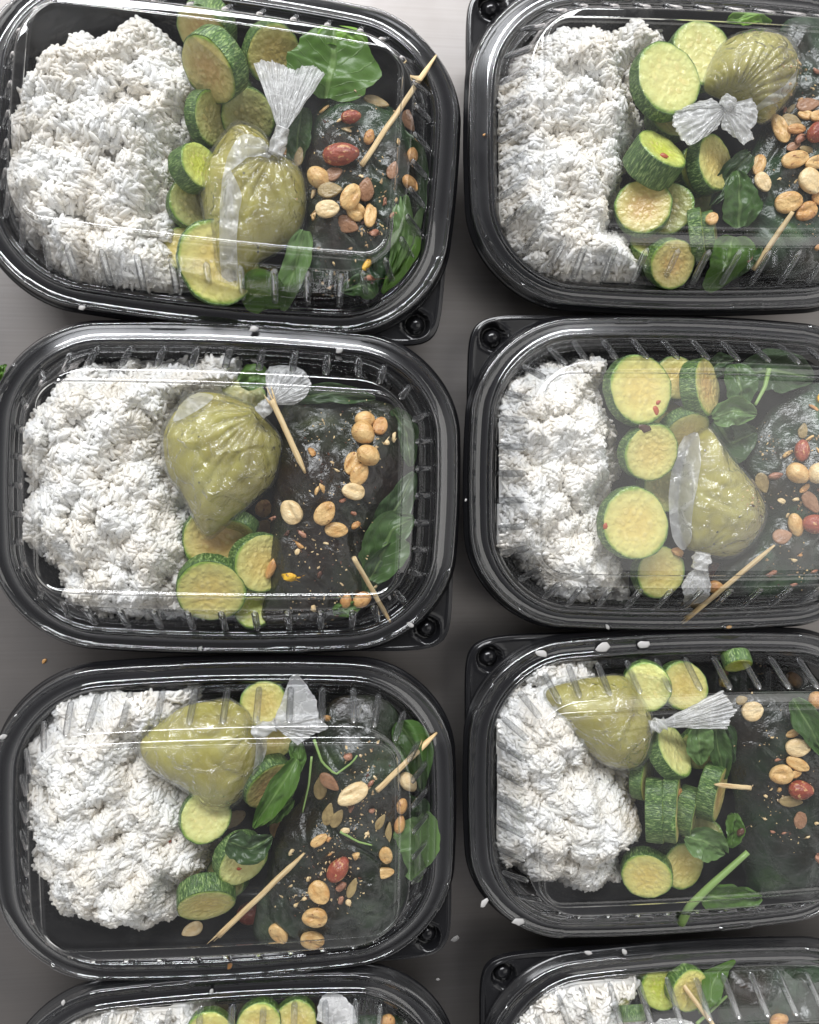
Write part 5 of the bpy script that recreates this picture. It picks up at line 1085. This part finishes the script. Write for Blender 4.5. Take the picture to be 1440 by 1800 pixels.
for row in [
 ('L1', 'red', 600, 275, 62, 37, 3, 'big red skinned peanut at the lower end of the skewer'),
 ('L1', 'whole', 561, 313, 40, 34, -40, 'golden peanut just left below the red one'),
 ('L1', 'bseed', 587, 307, 32, 24, 20, 'brown seed right of the golden peanut'),
 ('L1', 'seed', 580, 336, 42, 30, 0, 'flat olive seed below the golden peanut'),
 ('L1', 'half', 615, 347, 48, 33, 62, 'peanut half standing right of the olive seed'),
 ('L1', 'bseed', 643, 334, 38, 30, 80, 'brown seed right of the upright peanut half'),
 ('L1', 'phalf', 577, 369, 42, 30, 5, 'peanut half with an open groove below the olive seed'),
 ('L1', 'half', 624, 372, 34, 30, -30, 'small peanut half under the upright one'),
 ('L1', 'half', 650, 379, 52, 22, 78, 'long slim peanut half at the right of the cluster'),
 ('L1', 'bseed', 610, 395, 40, 30, -20, 'brown seed below the small peanut half'),
 ('L1', 'pchunk', 551, 341, 22, 16, 60, 'pale nut piece at the left of the cluster'),
 ('L1', 'chunk', 553, 381, 26, 18, 70, 'tan nut piece at the lower left of the cluster'),
 ('L1', 'pink', 677, 354, 18, 14, 70, 'pinkish nut piece right of the slim peanut half'),
 ('L1', 'pink', 657, 410, 24, 20, 0, 'reddish nut piece below the slim peanut half'),
 ('L1', 'twhole', 722, 277, 28, 20, 80, 'upper peanut behind the ribs at the right'),
 ('L1', 'twhole', 718, 324, 32, 22, -40, 'lower peanut behind the ribs at the right'),
 ('L1', 'corn', 645, 465, 34, 20, 50, 'yellow corn kernel on the lower pepper'),
 ('L1', 'pink', 648, 488, 30, 18, 0, 'brown lump under the corn kernel'),
 ('L1', 'seed', 660, 181, 44, 24, -8, 'olive seed at the top of the pepper'),
 ('L1', 'chunk', 571, 193, 28, 12, 35, 'tan sliver of nut at the upper left of the pepper'),
 ('L1', 'red', 616, 207, 34, 22, 10, 'dark red nut near the top of the pepper'),
 ('L1', 'pchunk', 610, 230, 22, 14, -20, 'pale flake below the dark red nut'),
 ('L1', 'twhole', 648, 243, 26, 18, 70, 'small toasted nut beside the skewer'),
 ('L1', 'bseed', 722, 213, 40, 26, -60, 'brown seed near the upper end of the skewer'),
 ('L1', 'tan' if False else 'thalf', 502, 267, 34, 14, -35, 'toasted nut sliver right of the bag knot'),
 ('L1', 'seed', 526, 276, 34, 16, 80, 'seed on edge between bag and pepper'),
 ('L2', 'whole', 640, 740, 34, 30, 0, 'partly hidden peanut at the top of the pepper'),
 ('L2', 'whole', 640, 762, 42, 38, -40, 'round peanut in front of the hidden one'),
 ('L2', 'thalf', 668, 750, 34, 26, 70, 'browner peanut half at the upper right'),
 ('L2', 'whole', 646, 800, 40, 36, -30, 'round peanut below the round pair'),
 ('L2', 'half', 619, 815, 42, 27, 70, 'smooth peanut half left of the lower round peanut'),
 ('L2', 'half', 632, 833, 42, 30, 60, 'peanut half with a brown spot in the middle of the row'),
 ('L2', 'phalf', 619, 864, 43, 30, -8, 'pale oval peanut half at the end of the row'),
 ('L2', 'half', 571, 901, 46, 34, 55, 'golden peanut half left of the orange piece'),
 ('L2', 'half', 591, 931, 42, 27, -5, 'notched peanut half below the golden one'),
 ('L2', 'phalf', 516, 899, 46, 38, -50, 'large pale peanut half alone on the left of the pepper'),
 ('L2', 'orange', 625, 923, 28, 16, 35, 'orange wedge right of the notched peanut half'),
 ('L2', 'orange', 547, 794, 26, 20, -60, 'orange nut piece right of the upper skewer end'),
 ('L2', 'chunk', 557, 862, 20, 14, 70, 'left fragment of the split yellow nut'),
 ('L2', 'chunk', 568, 859, 24, 13, -65, 'right fragment of the split yellow nut'),
 ('L2', 'pink', 533, 940, 24, 14, -40, 'red and white nut piece below the large pale half'),
 ('L2', 'orange', 529, 959, 28, 15, -40, 'brown nut flake above the corn kernel'),
 ('L2', 'pchunk', 523, 970, 18, 13, 60, 'pale piece touching the brown flake'),
 ('L2', 'corn', 509, 1013, 34, 26, -20, 'yellow corn kernel near the bottom of the pepper'),
 ('L2', 'dark', 563, 1010, 20, 16, 60, 'dark reddish crumb right of the corn'),
 ('L2', 'pchunk', 679, 779, 16, 16, 0, 'tiny pale round piece at the right'),
 ('L2', 'pchunk', 691, 768, 26, 15, 80, 'pale piece under the panel edge'),
 ('L2', 'pchunk', 593, 827, 16, 8, -30, 'pale sliver left of the peanut row'),
 ('L2', 'pchunk', 551, 1069, 20, 13, 100, 'pale seed piece at the bottom edge'),
 ('L2', 'twhole', 632, 1052, 34, 28, 20, 'right peanut at the bottom edge'),
 ('L2', 'twhole', 608, 1055, 26, 20, 70, 'left peanut at the bottom edge'),
 ('L2', 'thalf', 464, 893, 32, 28, 60, 'toasted peanut with a dark hollow beside the bag'),
 ('L2', 'whole', 467, 931, 36, 34, -60, 'peanut with a red end below the hollow one'),
 ('L2', 'twhole', 479, 1000, 38, 16, 65, 'bent tan peanut on the zucchini slice'),
 ('L2', 'pink', 482, 911, 18, 14, 10, 'small pink crumb beside the red ended peanut'),
 ('L3', 'phalf', 620, 1395, 60, 34, 28, 'largest pale peanut at the centre of the pepper'),
 ('L3', 'seed', 565, 1383, 46, 26, 80, 'olive seed left of the largest peanut'),
 ('L3', 'bseed', 580, 1373, 42, 26, -35, 'reddish brown seed lying over the olive one'),
 ('L3', 'seed', 578, 1431, 42, 22, 75, 'left of two olive seeds below the largest peanut'),
 ('L3', 'seed', 593, 1438, 38, 20, 60, 'right of two olive seeds below the largest peanut'),
 ('L3', 'pchunk', 607, 1459, 26, 14, 0, 'pale nut wedge below the olive seeds'),
 ('L3', 'half', 561, 1476, 34, 18, 30, 'slim peanut piece left of the pale wedge'),
 ('L3', 'orange', 578, 1475, 16, 14, 0, 'orange fragment touching the slim piece'),
 ('L3', 'chunk', 626, 1502, 20, 20, 60, 'square tan nut piece above the red peanut'),
 ('L3', 'pchunk', 512, 1496, 22, 14, 50, 'pale nut chip above the lower skewer'),
 ('L3', 'red', 593, 1525, 48, 34, 50, 'shiny red peanut on the lower pepper'),
 ('L3', 'half', 563, 1567, 44, 36, -50, 'top one of the three peanuts in a column'),
 ('L3', 'half', 554, 1608, 46, 36, 0, 'middle one of the three peanuts in a column'),
 ('L3', 'half', 551, 1647, 44, 36, 0, 'bottom one of the three peanuts in a column'),
 ('L3', 'half', 492, 1637, 44, 30, -60, 'peanut half left of the column, near the bottom'),
 ('L3', 'half', 488, 1452, 38, 28, 80, 'peanut half with a red spot beside the curled leaf'),
 ('L3', 'seed', 619, 1561, 36, 16, 68, 'green and white seed right of the column'),
 ('L3', 'pchunk', 613, 1585, 17, 17, 0, 'pale round bit below the green and white seed'),
 ('L3', 'half', 678, 1501, 34, 24, -75, 'upper peanut half at the panel edge'),
 ('L3', 'half', 674, 1533, 40, 20, 5, 'lower peanut half at the panel edge'),
 ('L3', 'pwhole', 714, 1372, 40, 28, -50, 'peanut with a red tip below the upper skewer'),
 ('L3', 'twhole', 705, 1415, 28, 20, 80, 'peanut under the red tipped one'),
 ('L3', 'twhole', 701, 1448, 32, 20, 75, 'third peanut down along the right wall'),
 ('L3', 'seed', 668, 1445, 30, 15, 55, 'small tan seed left of the panel edge'),
 ('L3', 'seed', 682, 1465, 38, 14, 78, 'long pale seed on the panel edge'),
 ('L3', 'pchunk', 521, 1590, 18, 10, 30, 'orange tinged sliver left of the column'),
 ('L3', 'pchunk', 535, 1580, 14, 10, 10, 'small white piece at the head of the column'),
 ('L3', 'pchunk', 541, 1544, 14, 11, 60, 'white chip above the column'),
 ('L3', 'pchunk', 512, 1556, 12, 9, 30, 'white chip right of the lower skewer'),
 ('L3', 'phalf', 412, 1437, 46, 26, 28, 'pale peanut half beside the pale zucchini slice'),
 ('L3', 'phalf', 339, 1635, 38, 24, 25, 'pale peanut half at the bottom left under the oval slice'),
 ('L3', 'red', 440, 1607, 46, 40, 0, 'dim red nut under the lower skewer'),
 ('L3', 'pink', 610, 1329, 26, 24, 0, 'pink brown chunk at the top of the pepper'),
 ('L3', 'pink', 601, 1556, 30, 24, 40, 'pink brown flake under the red peanut'),
 ('L3', 'pink', 616, 1420, 26, 18, 60, 'brown flake under the tip of the largest peanut'),
 ('L3', 'orange', 576, 1262, 16, 20, 80, 'orange bit right of the bag tail'),
 ('R1', 'bseed', 1419, 186, 44, 26, 10, 'flat seed at the head of the nut heap'),
 ('R1', 'half', 1371, 228, 56, 26, -65, 'long tan peanut at the left of the heap'),
 ('R1', 'seed', 1392, 217, 44, 26, -40, 'speckled seed slice across the heap'),
 ('R1', 'thalf', 1399, 228, 34, 18, 0, 'tan sliver under the speckled slice'),
 ('R1', 'pink', 1404, 244, 40, 28, 30, 'dark red piece inside the heap'),
 ('R1', 'red', 1432, 237, 38, 34, 40, 'red peanut at the right edge of the picture'),
 ('R1', 'half', 1415, 204, 28, 18, -20, 'small peanut piece above the red ones'),
 ('R1', 'half', 1436, 206, 28, 20, 0, 'small peanut at the very edge above the red one'),
 ('R1', 'half', 1395, 282, 54, 30, 14, 'wide open peanut half in the middle'),
 ('R1', 'bseed', 1394, 258, 26, 16, 20, 'brown seed above the wide open half'),
 ('R1', 'seed', 1421, 264, 34, 12, -15, 'thin seed rim right of the brown seed'),
 ('R1', 'half', 1432, 286, 46, 24, 15, 'peanut half cut by the picture edge'),
 ('R1', 'phalf', 1421, 322, 50, 40, -55, 'big pale peanut half with a ridge'),
 ('R1', 'half', 1384, 357, 50, 38, 10, 'curled peanut half at the top of the skewer'),
 ('R1', 'thalf', 1414, 373, 42, 32, 30, 'oval tan peanut half right of the skewer'),
 ('R1', 'thalf', 1437, 350, 28, 22, -40, 'tan piece at the picture edge above the oval half'),
 ('R1', 'half', 1332, 293, 42, 24, 75, 'brown peanut half beside the dark leaf'),
 ('R1', 'phalf', 1340, 322, 38, 26, -60, 'pale peanut half just below the brown one'),
 ('R1', 'orange', 1436, 436, 22, 18, 40, 'orange piece near the bottom right'),
 ('R1', 'pink', 1319, 455, 24, 24, 60, 'brown chunk at the foot of the skewer'),
 ('R1', 'pink', 1432, 124, 26, 16, -30, 'brown crumbly piece right of the bag'),
 ('R1', 'orange', 1407, 176, 14, 14, 0, 'tiny orange bit at the bag corner'),
 ('R1', 'seed', 1390, 192, 26, 10, 40, 'thin seed sliver at the bag corner'),
 ('R1', 'half', 1251, 386, 24, 22, 50, 'peanut piece wedged between the upright zucchini slices'),
 ('R2', 'orange', 1428, 716, 30, 12, -35, 'pale orange stick near the corn'),
 ('R2', 'corn', 1441, 702, 26, 24, 70, 'yellow corn kernel at the right picture edge'),
 ('R2', 'seed', 1411, 758, 28, 18, 80, 'square olive seed above the red peanut'),
 ('R2', 'red', 1408, 795, 40, 27, 85, 'upright red peanut in the middle'),
 ('R2', 'chunk', 1382, 799, 28, 20, 30, 'tan nut shards left of the red peanut'),
 ('R2', 'whole', 1398, 833, 42, 36, -40, 'golden peanut below the red peanut'),
 ('R2', 'pwhole', 1433, 832, 38, 36, 60, 'pale round peanut right of the golden one'),
 ('R2', 'pink', 1363, 839, 40, 26, 0, 'pinkish wedge left of the golden peanut'),
 ('R2', 'seed', 1340, 848, 38, 24, -70, 'olive seed left of the pinkish wedge'),
 ('R2', 'bseed', 1424, 882, 46, 26, -55, 'long brown seed under the pale round peanut'),
 ('R2', 'thalf', 1413, 858, 24, 12, 40, 'small tan piece above the long brown seed'),
 ('R2', 'pchunk', 1374, 880, 22, 14, -20, 'pale triangular bit under the golden peanut'),
 ('R2', 'pchunk', 1397, 878, 20, 12, 10, 'yellowish bit beside the triangular one'),
 ('R2', 'whole', 1396, 921, 42, 27, -75, 'golden peanut with a red tip near the skewer'),
 ('R2', 'red', 1426, 922, 42, 36, -10, 'half peeled red peanut at the right edge'),
 ('R2', 'bseed', 1374, 944, 34, 30, 10, 'round brown seed at the end of the skewer'),
 ('R2', 'pchunk', 1396, 984, 18, 13, -20, 'pale crumb under the round brown seed'),
 ('R2', 'pink', 1356, 1007, 28, 20, 20, 'pinkish flake right of the skewer'),
 ('R2', 'pink', 1395, 1027, 18, 11, 0, 'brown crumb near the bottom of the pepper'),
 ('R2', 'pink', 1431, 1005, 22, 12, 10, 'nut crumb at the right picture edge'),
 ('R2', 'orange', 1406, 976, 14, 9, 0, 'orange crumb above the pale one'),
 ('R2', 'red', 1254, 1010, 26, 38, 0, 'dark red nut beside the bag tail'),
 ('R2', 'twhole', 1256, 1030, 28, 24, 0, 'tan nut just below the dark red one'),
 ('R2', 'orange', 1190, 970, 36, 22, -25, 'dim orange piece under the lowest zucchini round'),
 ('R2', 'chunk', 1424, 770, 22, 10, 30, 'nut shard right of the olive seed'),
 ('R2', 'chunk', 1440, 794, 22, 10, -60, 'nut shard right of the red peanut'),
 ('R3', 'corn', 1266, 1197, 34, 28, -20, 'roasted yellow kernel above the white tail'),
 ('R3', 'pink', 1272, 1181, 30, 16, -30, 'charred bit on the yellow kernel'),
 ('R3', 'phalf', 1320, 1249, 42, 36, 20, 'pale peanut half right of the white tail'),
 ('R3', 'seed', 1303, 1231, 22, 18, 20, 'green seed left above the pale half'),
 ('R3', 'twhole', 1396, 1190, 34, 28, -60, 'dim peanut behind the ribs at the top'),
 ('R3', 'twhole', 1430, 1232, 32, 30, 60, 'dim peanut near the leaf at the right'),
 ('R3', 'half', 1392, 1289, 26, 14, 20, 'small peanut piece at the top of the group'),
 ('R3', 'phalf', 1401, 1312, 46, 34, 5, 'upper round peanut half with a brown middle'),
 ('R3', 'half', 1401, 1342, 46, 24, -25, 'cup shaped peanut half under the upper round one'),
 ('R3', 'half', 1371, 1359, 44, 36, 10, 'left peanut half of the group'),
 ('R3', 'half', 1397, 1360, 26, 14, 15, 'peanut sliver under the cup shaped half'),
 ('R3', 'red', 1404, 1385, 44, 36, 0, 'red peanut in the group'),
 ('R3', 'seed', 1389, 1408, 42, 22, 0, 'pointed tan seed below the red peanut'),
 ('R3', 'bseed', 1406, 1439, 38, 25, 85, 'flat brown seed lowest of the group'),
 ('R3', 'pink', 1366, 1335, 20, 10, 10, 'small purple flake left of the cup shaped half'),
 ('R3', 'chunk', 1369, 1387, 12, 20, 0, 'tan chip left of the red peanut'),
 ('R3', 'pink', 1436, 1508, 22, 34, 80, 'brown nut cluster at the right picture edge'),
 ('R3', 'dark', 1304, 1463, 28, 24, 40, 'dim brown nut beside the small leaf'),
 ('R3', 'thalf', 1194, 1393, 18, 10, 80, 'seed stuck in the upright zucchini slice'),
 ('R3', 'pchunk', 1435, 1446, 12, 12, 0, 'pale chip at the right edge'),
 ('R3', 'pchunk', 1345, 1439, 12, 9, -30, 'white chip on the bare pepper'),
 ('R3', 'pchunk', 1346, 1399, 12, 8, -20, 'white chip left of the red peanut'),
 ('R3', 'pink', 1358, 1462, 14, 9, -30, 'brown chip below the flat seed'),
 ('R3', 'pink', 1378, 1465, 15, 9, 10, 'reddish chip below the flat brown seed'),
 ('R4', 'twhole', 1365, 1790, 36, 26, 20, 'dim peanut at the bottom edge of the picture'),
 ('L1', 'pchunk', 596, 212, 14, 9, 30, 'white chip left of the dark red nut'),
 ('L1', 'bseed', 690, 300, 30, 20, 70, 'brown seed under the panel edge beside the cluster'),
 ('L1', 'chunk', 700, 250, 18, 12, 80, 'tan cube of nut right of the skewer'),
 ('L1', 'pchunk', 634, 310, 14, 9, -20, 'pale chip right of the red peanut'),
 ('L1', 'pink', 690, 380, 20, 15, 50, 'pinkish piece at the lower right of the cluster'),
 ('L2', 'pink', 600, 880, 22, 12, 20, 'dark red skin flake above the golden half'),
 ('L2', 'pink', 622, 903, 16, 12, -20, 'dull pink flake right of the golden half'),
 ('L2', 'pchunk', 660, 1030, 14, 9, 40, 'white chip near the lower skewer'),
 ('L2', 'dark', 506, 937, 16, 13, 40, 'dark crumb below the large pale half'),
 ('L2', 'pchunk', 572, 955, 15, 8, -10, 'pale sliver in the middle of the pepper'),
 ('L3', 'pink', 652, 1378, 24, 16, 40, 'purple crumb at the tip of the upper skewer'),
 ('L3', 'pink', 651, 1424, 20, 16, 0, 'purple crumb left of the small tan seed'),
 ('L3', 'pink', 600, 1580, 22, 16, 70, 'brown flake between the column and the green seed'),
 ('L3', 'orange', 580, 1500, 14, 10, 30, 'orange crumb above the red peanut'),
 ('L3', 'pchunk', 645, 1465, 14, 9, 0, 'pale chip right of the pale wedge'),
 ('R1', 'chunk', 1420, 300, 20, 12, -30, 'tan chip between the wide open half and the ridged half'),
 ('R1', 'pink', 1380, 195, 20, 12, 60, 'brown flake just under the bag corner'),
 ('R2', 'pink', 1440, 860, 26, 16, 20, 'brown skin flake at the right edge'),
 ('R2', 'pchunk', 1384, 905, 14, 10, 60, 'pale chip above the red tipped peanut'),
 ('R3', 'pchunk', 1420, 1470, 14, 10, 20, 'pale chip right of the flat brown seed'),
 ('L4', 'twhole', 680, 1795, 26, 24, 0, 'brown nut right of the bag tail'),
]: nut(*row)

def crumbs(key, region, n_, seed, label):
    """tiny chopped bits too small to pick apart"""
    rr = random.Random(seed); V, f = [], []; mats_ = [M['crumb'], M['dark_crumb'], M['pale_nut']]; fm = []
    for _ in range(n_):
        cl = rr.choice(region); u, v = rr.gauss(cl[0], cl[2]), rr.gauss(cl[1], cl[2]); h_, nn_ = hit(u, v)
        r_ = rr.uniform(0.18, 0.55) if rr.random() < 0.75 else rr.uniform(0.5, 1.0); o_ = len(V); mi = rr.choice((0, 0, 1, 2)); 
        a = rr.uniform(0, 6.28); sx_, sy_ = rr.uniform(0.8, 1.9), rr.uniform(0.5, 1)
        for q in ((1, 0.2, -.4), (-0.4, 0.9, -.4), (-0.7, -0.7, -.4), (0.6, 0.5, 0.5), (-0.6, 0.3, 0.4), (0.1, -0.7, 0.5)):
            x, y, z = q[0] * sx_ * rr.uniform(.8, 1.2), q[1] * sy_ * rr.uniform(.8, 1.2), q[2] * rr.uniform(.6, 1)
            V.append((h_.x + r_ * (x * math.cos(a) - y * math.sin(a)), h_.y + r_ * (x * math.sin(a) + y * math.cos(a)), h_.z + r_ * z + 0.1))
        ff = [(0, 1, 2), (3, 4, 5), (0, 3, 5), (0, 5, 2), (1, 4, 3), (1, 3, 0), (2, 5, 4), (2, 4, 1)]
        f += [tuple(o_ + i for i in t) for t in ff]; fm += [mi] * 8
    o = world_obj('chopped_nuts', V, f, mats_, smooth_=False, fm=fm); props(o, label, 'chopped nuts', 'fine nut crumbs sprinkled on the peppers', 'stuff')
crumbs('L1', [(610, 220, 30), (600, 340, 32), (660, 320, 25), (600, 470, 30), (655, 400, 16)], 170, 1, 'fine nut crumbs sprinkled on the pepper, top left tray')
crumbs('L2', [(560, 760, 30), (590, 860, 35), (540, 950, 25), (610, 1000, 30), (650, 740, 25), (560, 1060, 25)], 230, 2, 'fine nut crumbs sprinkled on the black pepper, second left tray')
crumbs('L3', [(640, 1395, 18), (590, 1480, 30), (530, 1570, 22), (610, 1560, 22), (640, 1340, 22), (560, 1530, 20), (640, 1440, 24)], 300, 3, 'chopped nut crumbs around the red peanut, third left tray')
crumbs('R1', [(1405, 120, 16), (1400, 240, 22), (1410, 320, 24), (1430, 400, 18), (1430, 160, 18)], 120, 4, 'nut crumbs around the peanut heap, top right tray')
crumbs('R2', [(1400, 880, 22), (1420, 780, 20), (1350, 780, 18), (1390, 1000, 24), (1330, 880, 12)], 170, 5, 'nut crumbs between the peanuts, second right tray')
crumbs('R3', [(1350, 1410, 18), (1380, 1460, 24), (1400, 1360, 22), (1340, 1310, 22), (1330, 1180, 14)], 90, 6, 'pale nut crumbs on the bare pepper, third right tray')

def flake(key, u, v, s, ang, m_, nm, label, cat, group=None, lift=0.15, z=None):
    h_, n_ = hit(u, v)
    if z is not None: h_ = P(u, v, z)
    rr = random.Random(int(u * 7 + v)); k = 0.27; pts = []
    for j in range(9):
        a = 2 * math.pi * j / 9; pts.append((s * k * math.cos(a) * rr.uniform(.7, 1.15), s * 0.6 * k * math.sin(a) * rr.uniform(.7, 1.15)))
    ca, sa = math.cos(math.radians(ang)), math.sin(math.radians(ang)); V = []
    for sc_, dz in ((1.0, -0.1), (1.0, 0.12), (0.75, 0.42)):
        for x, y in pts: V.append((h_.x + sc_ * (x * ca - y * sa), h_.y + sc_ * (x * sa + y * ca), h_.z + lift + dz + 0.05 * rr.random()))
    f = gridfaces(3, 9, True) + [tuple(range(18, 27))]
    props(world_obj(nm, V, f, m_), label, cat, group)
for (u, v, key, w_) in ((296, 1479, 'L3', 'right of'), (246, 1540, 'L3', 'left of and below')):
    flake(key, u, v, 7, 30, M['chili'], 'chilli_flake', ('upper' if v < 1500 else 'lower') + ' red chilli flake on the rice, third left tray', 'chilli flake', 'red chilli flakes', 1.2)
flake('R2', 1152, 722, 10, -80, M['chili'], 'chilli_flake', 'larger red flake on the topmost zucchini round, second right tray', 'chilli flake', 'red chilli flakes')
flake('R2', 1157, 708, 6, 50, M['chili'], 'chilli_flake', 'smaller red flake on the topmost zucchini round, second right tray', 'chilli flake', 'red chilli flakes')
flake('R2', 1064, 925, 7, 70, M['chili'], 'chilli_flake', 'red flake on the left rim of the lowest zucchini round, second right tray', 'chilli flake', 'red chilli flakes')
flake('R2', 1133, 752, 13, -15, M['dark_crumb'], 'chilli_flake', 'dark charred flake on the middle zucchini round, second right tray', 'chilli flake', 'red chilli flakes')
flake('R2', 1001, 905, 8, 60, M['chili'], 'chilli_flake', 'red flake on the rice, second right tray', 'chilli flake', 'red chilli flakes', 1.0)
flake('R1', 1166, 274, 9, -10, M['chili'], 'chilli_flake', 'red flake on the yellow top of the stubby zucchini, top right tray', 'chilli flake', 'red chilli flakes')
flake('L3', 420, 1527, 5, 0, M['chili'], 'chilli_flake', 'small red flake on the half covered zucchini slice, third left tray', 'chilli flake', 'red chilli flakes')
GRL = 'dried rice grains stuck outside the food'
for (u, v, s, ang, z, label) in [
 (144, 541, 9, 10, 0.4, 'flattened rice grain on the lower left rim of the top left lid'),
 (6, 1295, 9, 20, 0.3, 'white rice grain on the left rim of the third left lid'),
 (446, 578, 11, 10, 1.0, 'faint rice smear on the upper rim of the second left lid'),
 (597, 616, 11, 20, 1.0, 'rice grain on the rim near the upper right of the second left lid'),
 (722, 1098, 10, -40, 0.3, 'rice grain on the lower right rim of the second left lid'),
 (352, 1140, 6, 60, 0.0, 'tiny rice speck on the lower rim of the second left lid'),
 (953, 1149, 16, -10, 0.3, 'rice smear on the rim, leftmost of three on the third right lid'),
 (1060, 1138, 20, 25, 0.3, 'large rice smear on the rim, middle of three on the third right lid'),
 (1131, 1133, 18, -2, 0.3, 'oval rice smear on the rim, right one of three on the third right lid'),
 (851, 1588, 14, 60, 0.0, 'rice grain on the lower left rim of the third right lid'),
 (911, 1620, 16, -5, 0.0, 'curved rice grain on the bottom rim of the third right lid'),
 (1068, 1102, 7, -60, 0.0, 'rice grain on the bottom rim of the second right lid'),
 (1098, 1673, 9, -60, 0.3, 'rice grain on the top rim of the bottom right lid'),
 (1035, 1675, 10, -15, 0.3, 'faint rice smear on the top rim of the bottom right lid'),
 (111, 1763, 7, 80, 0.3, 'rice grain on the top rim of the bottom left lid'),
 (372, 1743, 7, 80, 0.3, 'rice speck at the middle top rim of the bottom left lid'),
 (800, 1650, 13, 30, -39.8, 'rice clump on the steel counter between the third trays'),
 (770, 1722, 6, 0, -39.8, 'small rice speck on the counter near the bottom left tray'),
 (78, 1162, 8, 40, -39.8, 'tan nut crumb on the counter left of the second left tray'),
 (851, 237, 4, 40, 0.4, 'yellow speck on the left rim of the top right lid'),
 (819, 879, 4, 60, 0.4, 'white speck on the left rim of the second right lid'),
 (1282, 1102, 7, 0, 0.0, 'brown speck on the bottom rim of the second right lid'),
 (404, 1698, 9, 60, 0.2, 'reddish crumb on the bottom rim of the third left lid')]:
    tan = 'crumb' in label or 'brown' in label or 'yellow' in label
    flake('L3', u, v, s * 0.8, ang, M['tan_nut'] if tan else M['dried'], 'food_crumb' if tan else 'rice_grain', label, 'crumb' if tan else 'rice grain', GRL if not tan else 'stray food crumbs', 0.0, z)
for t_, o_ in (('L3', None),): pass
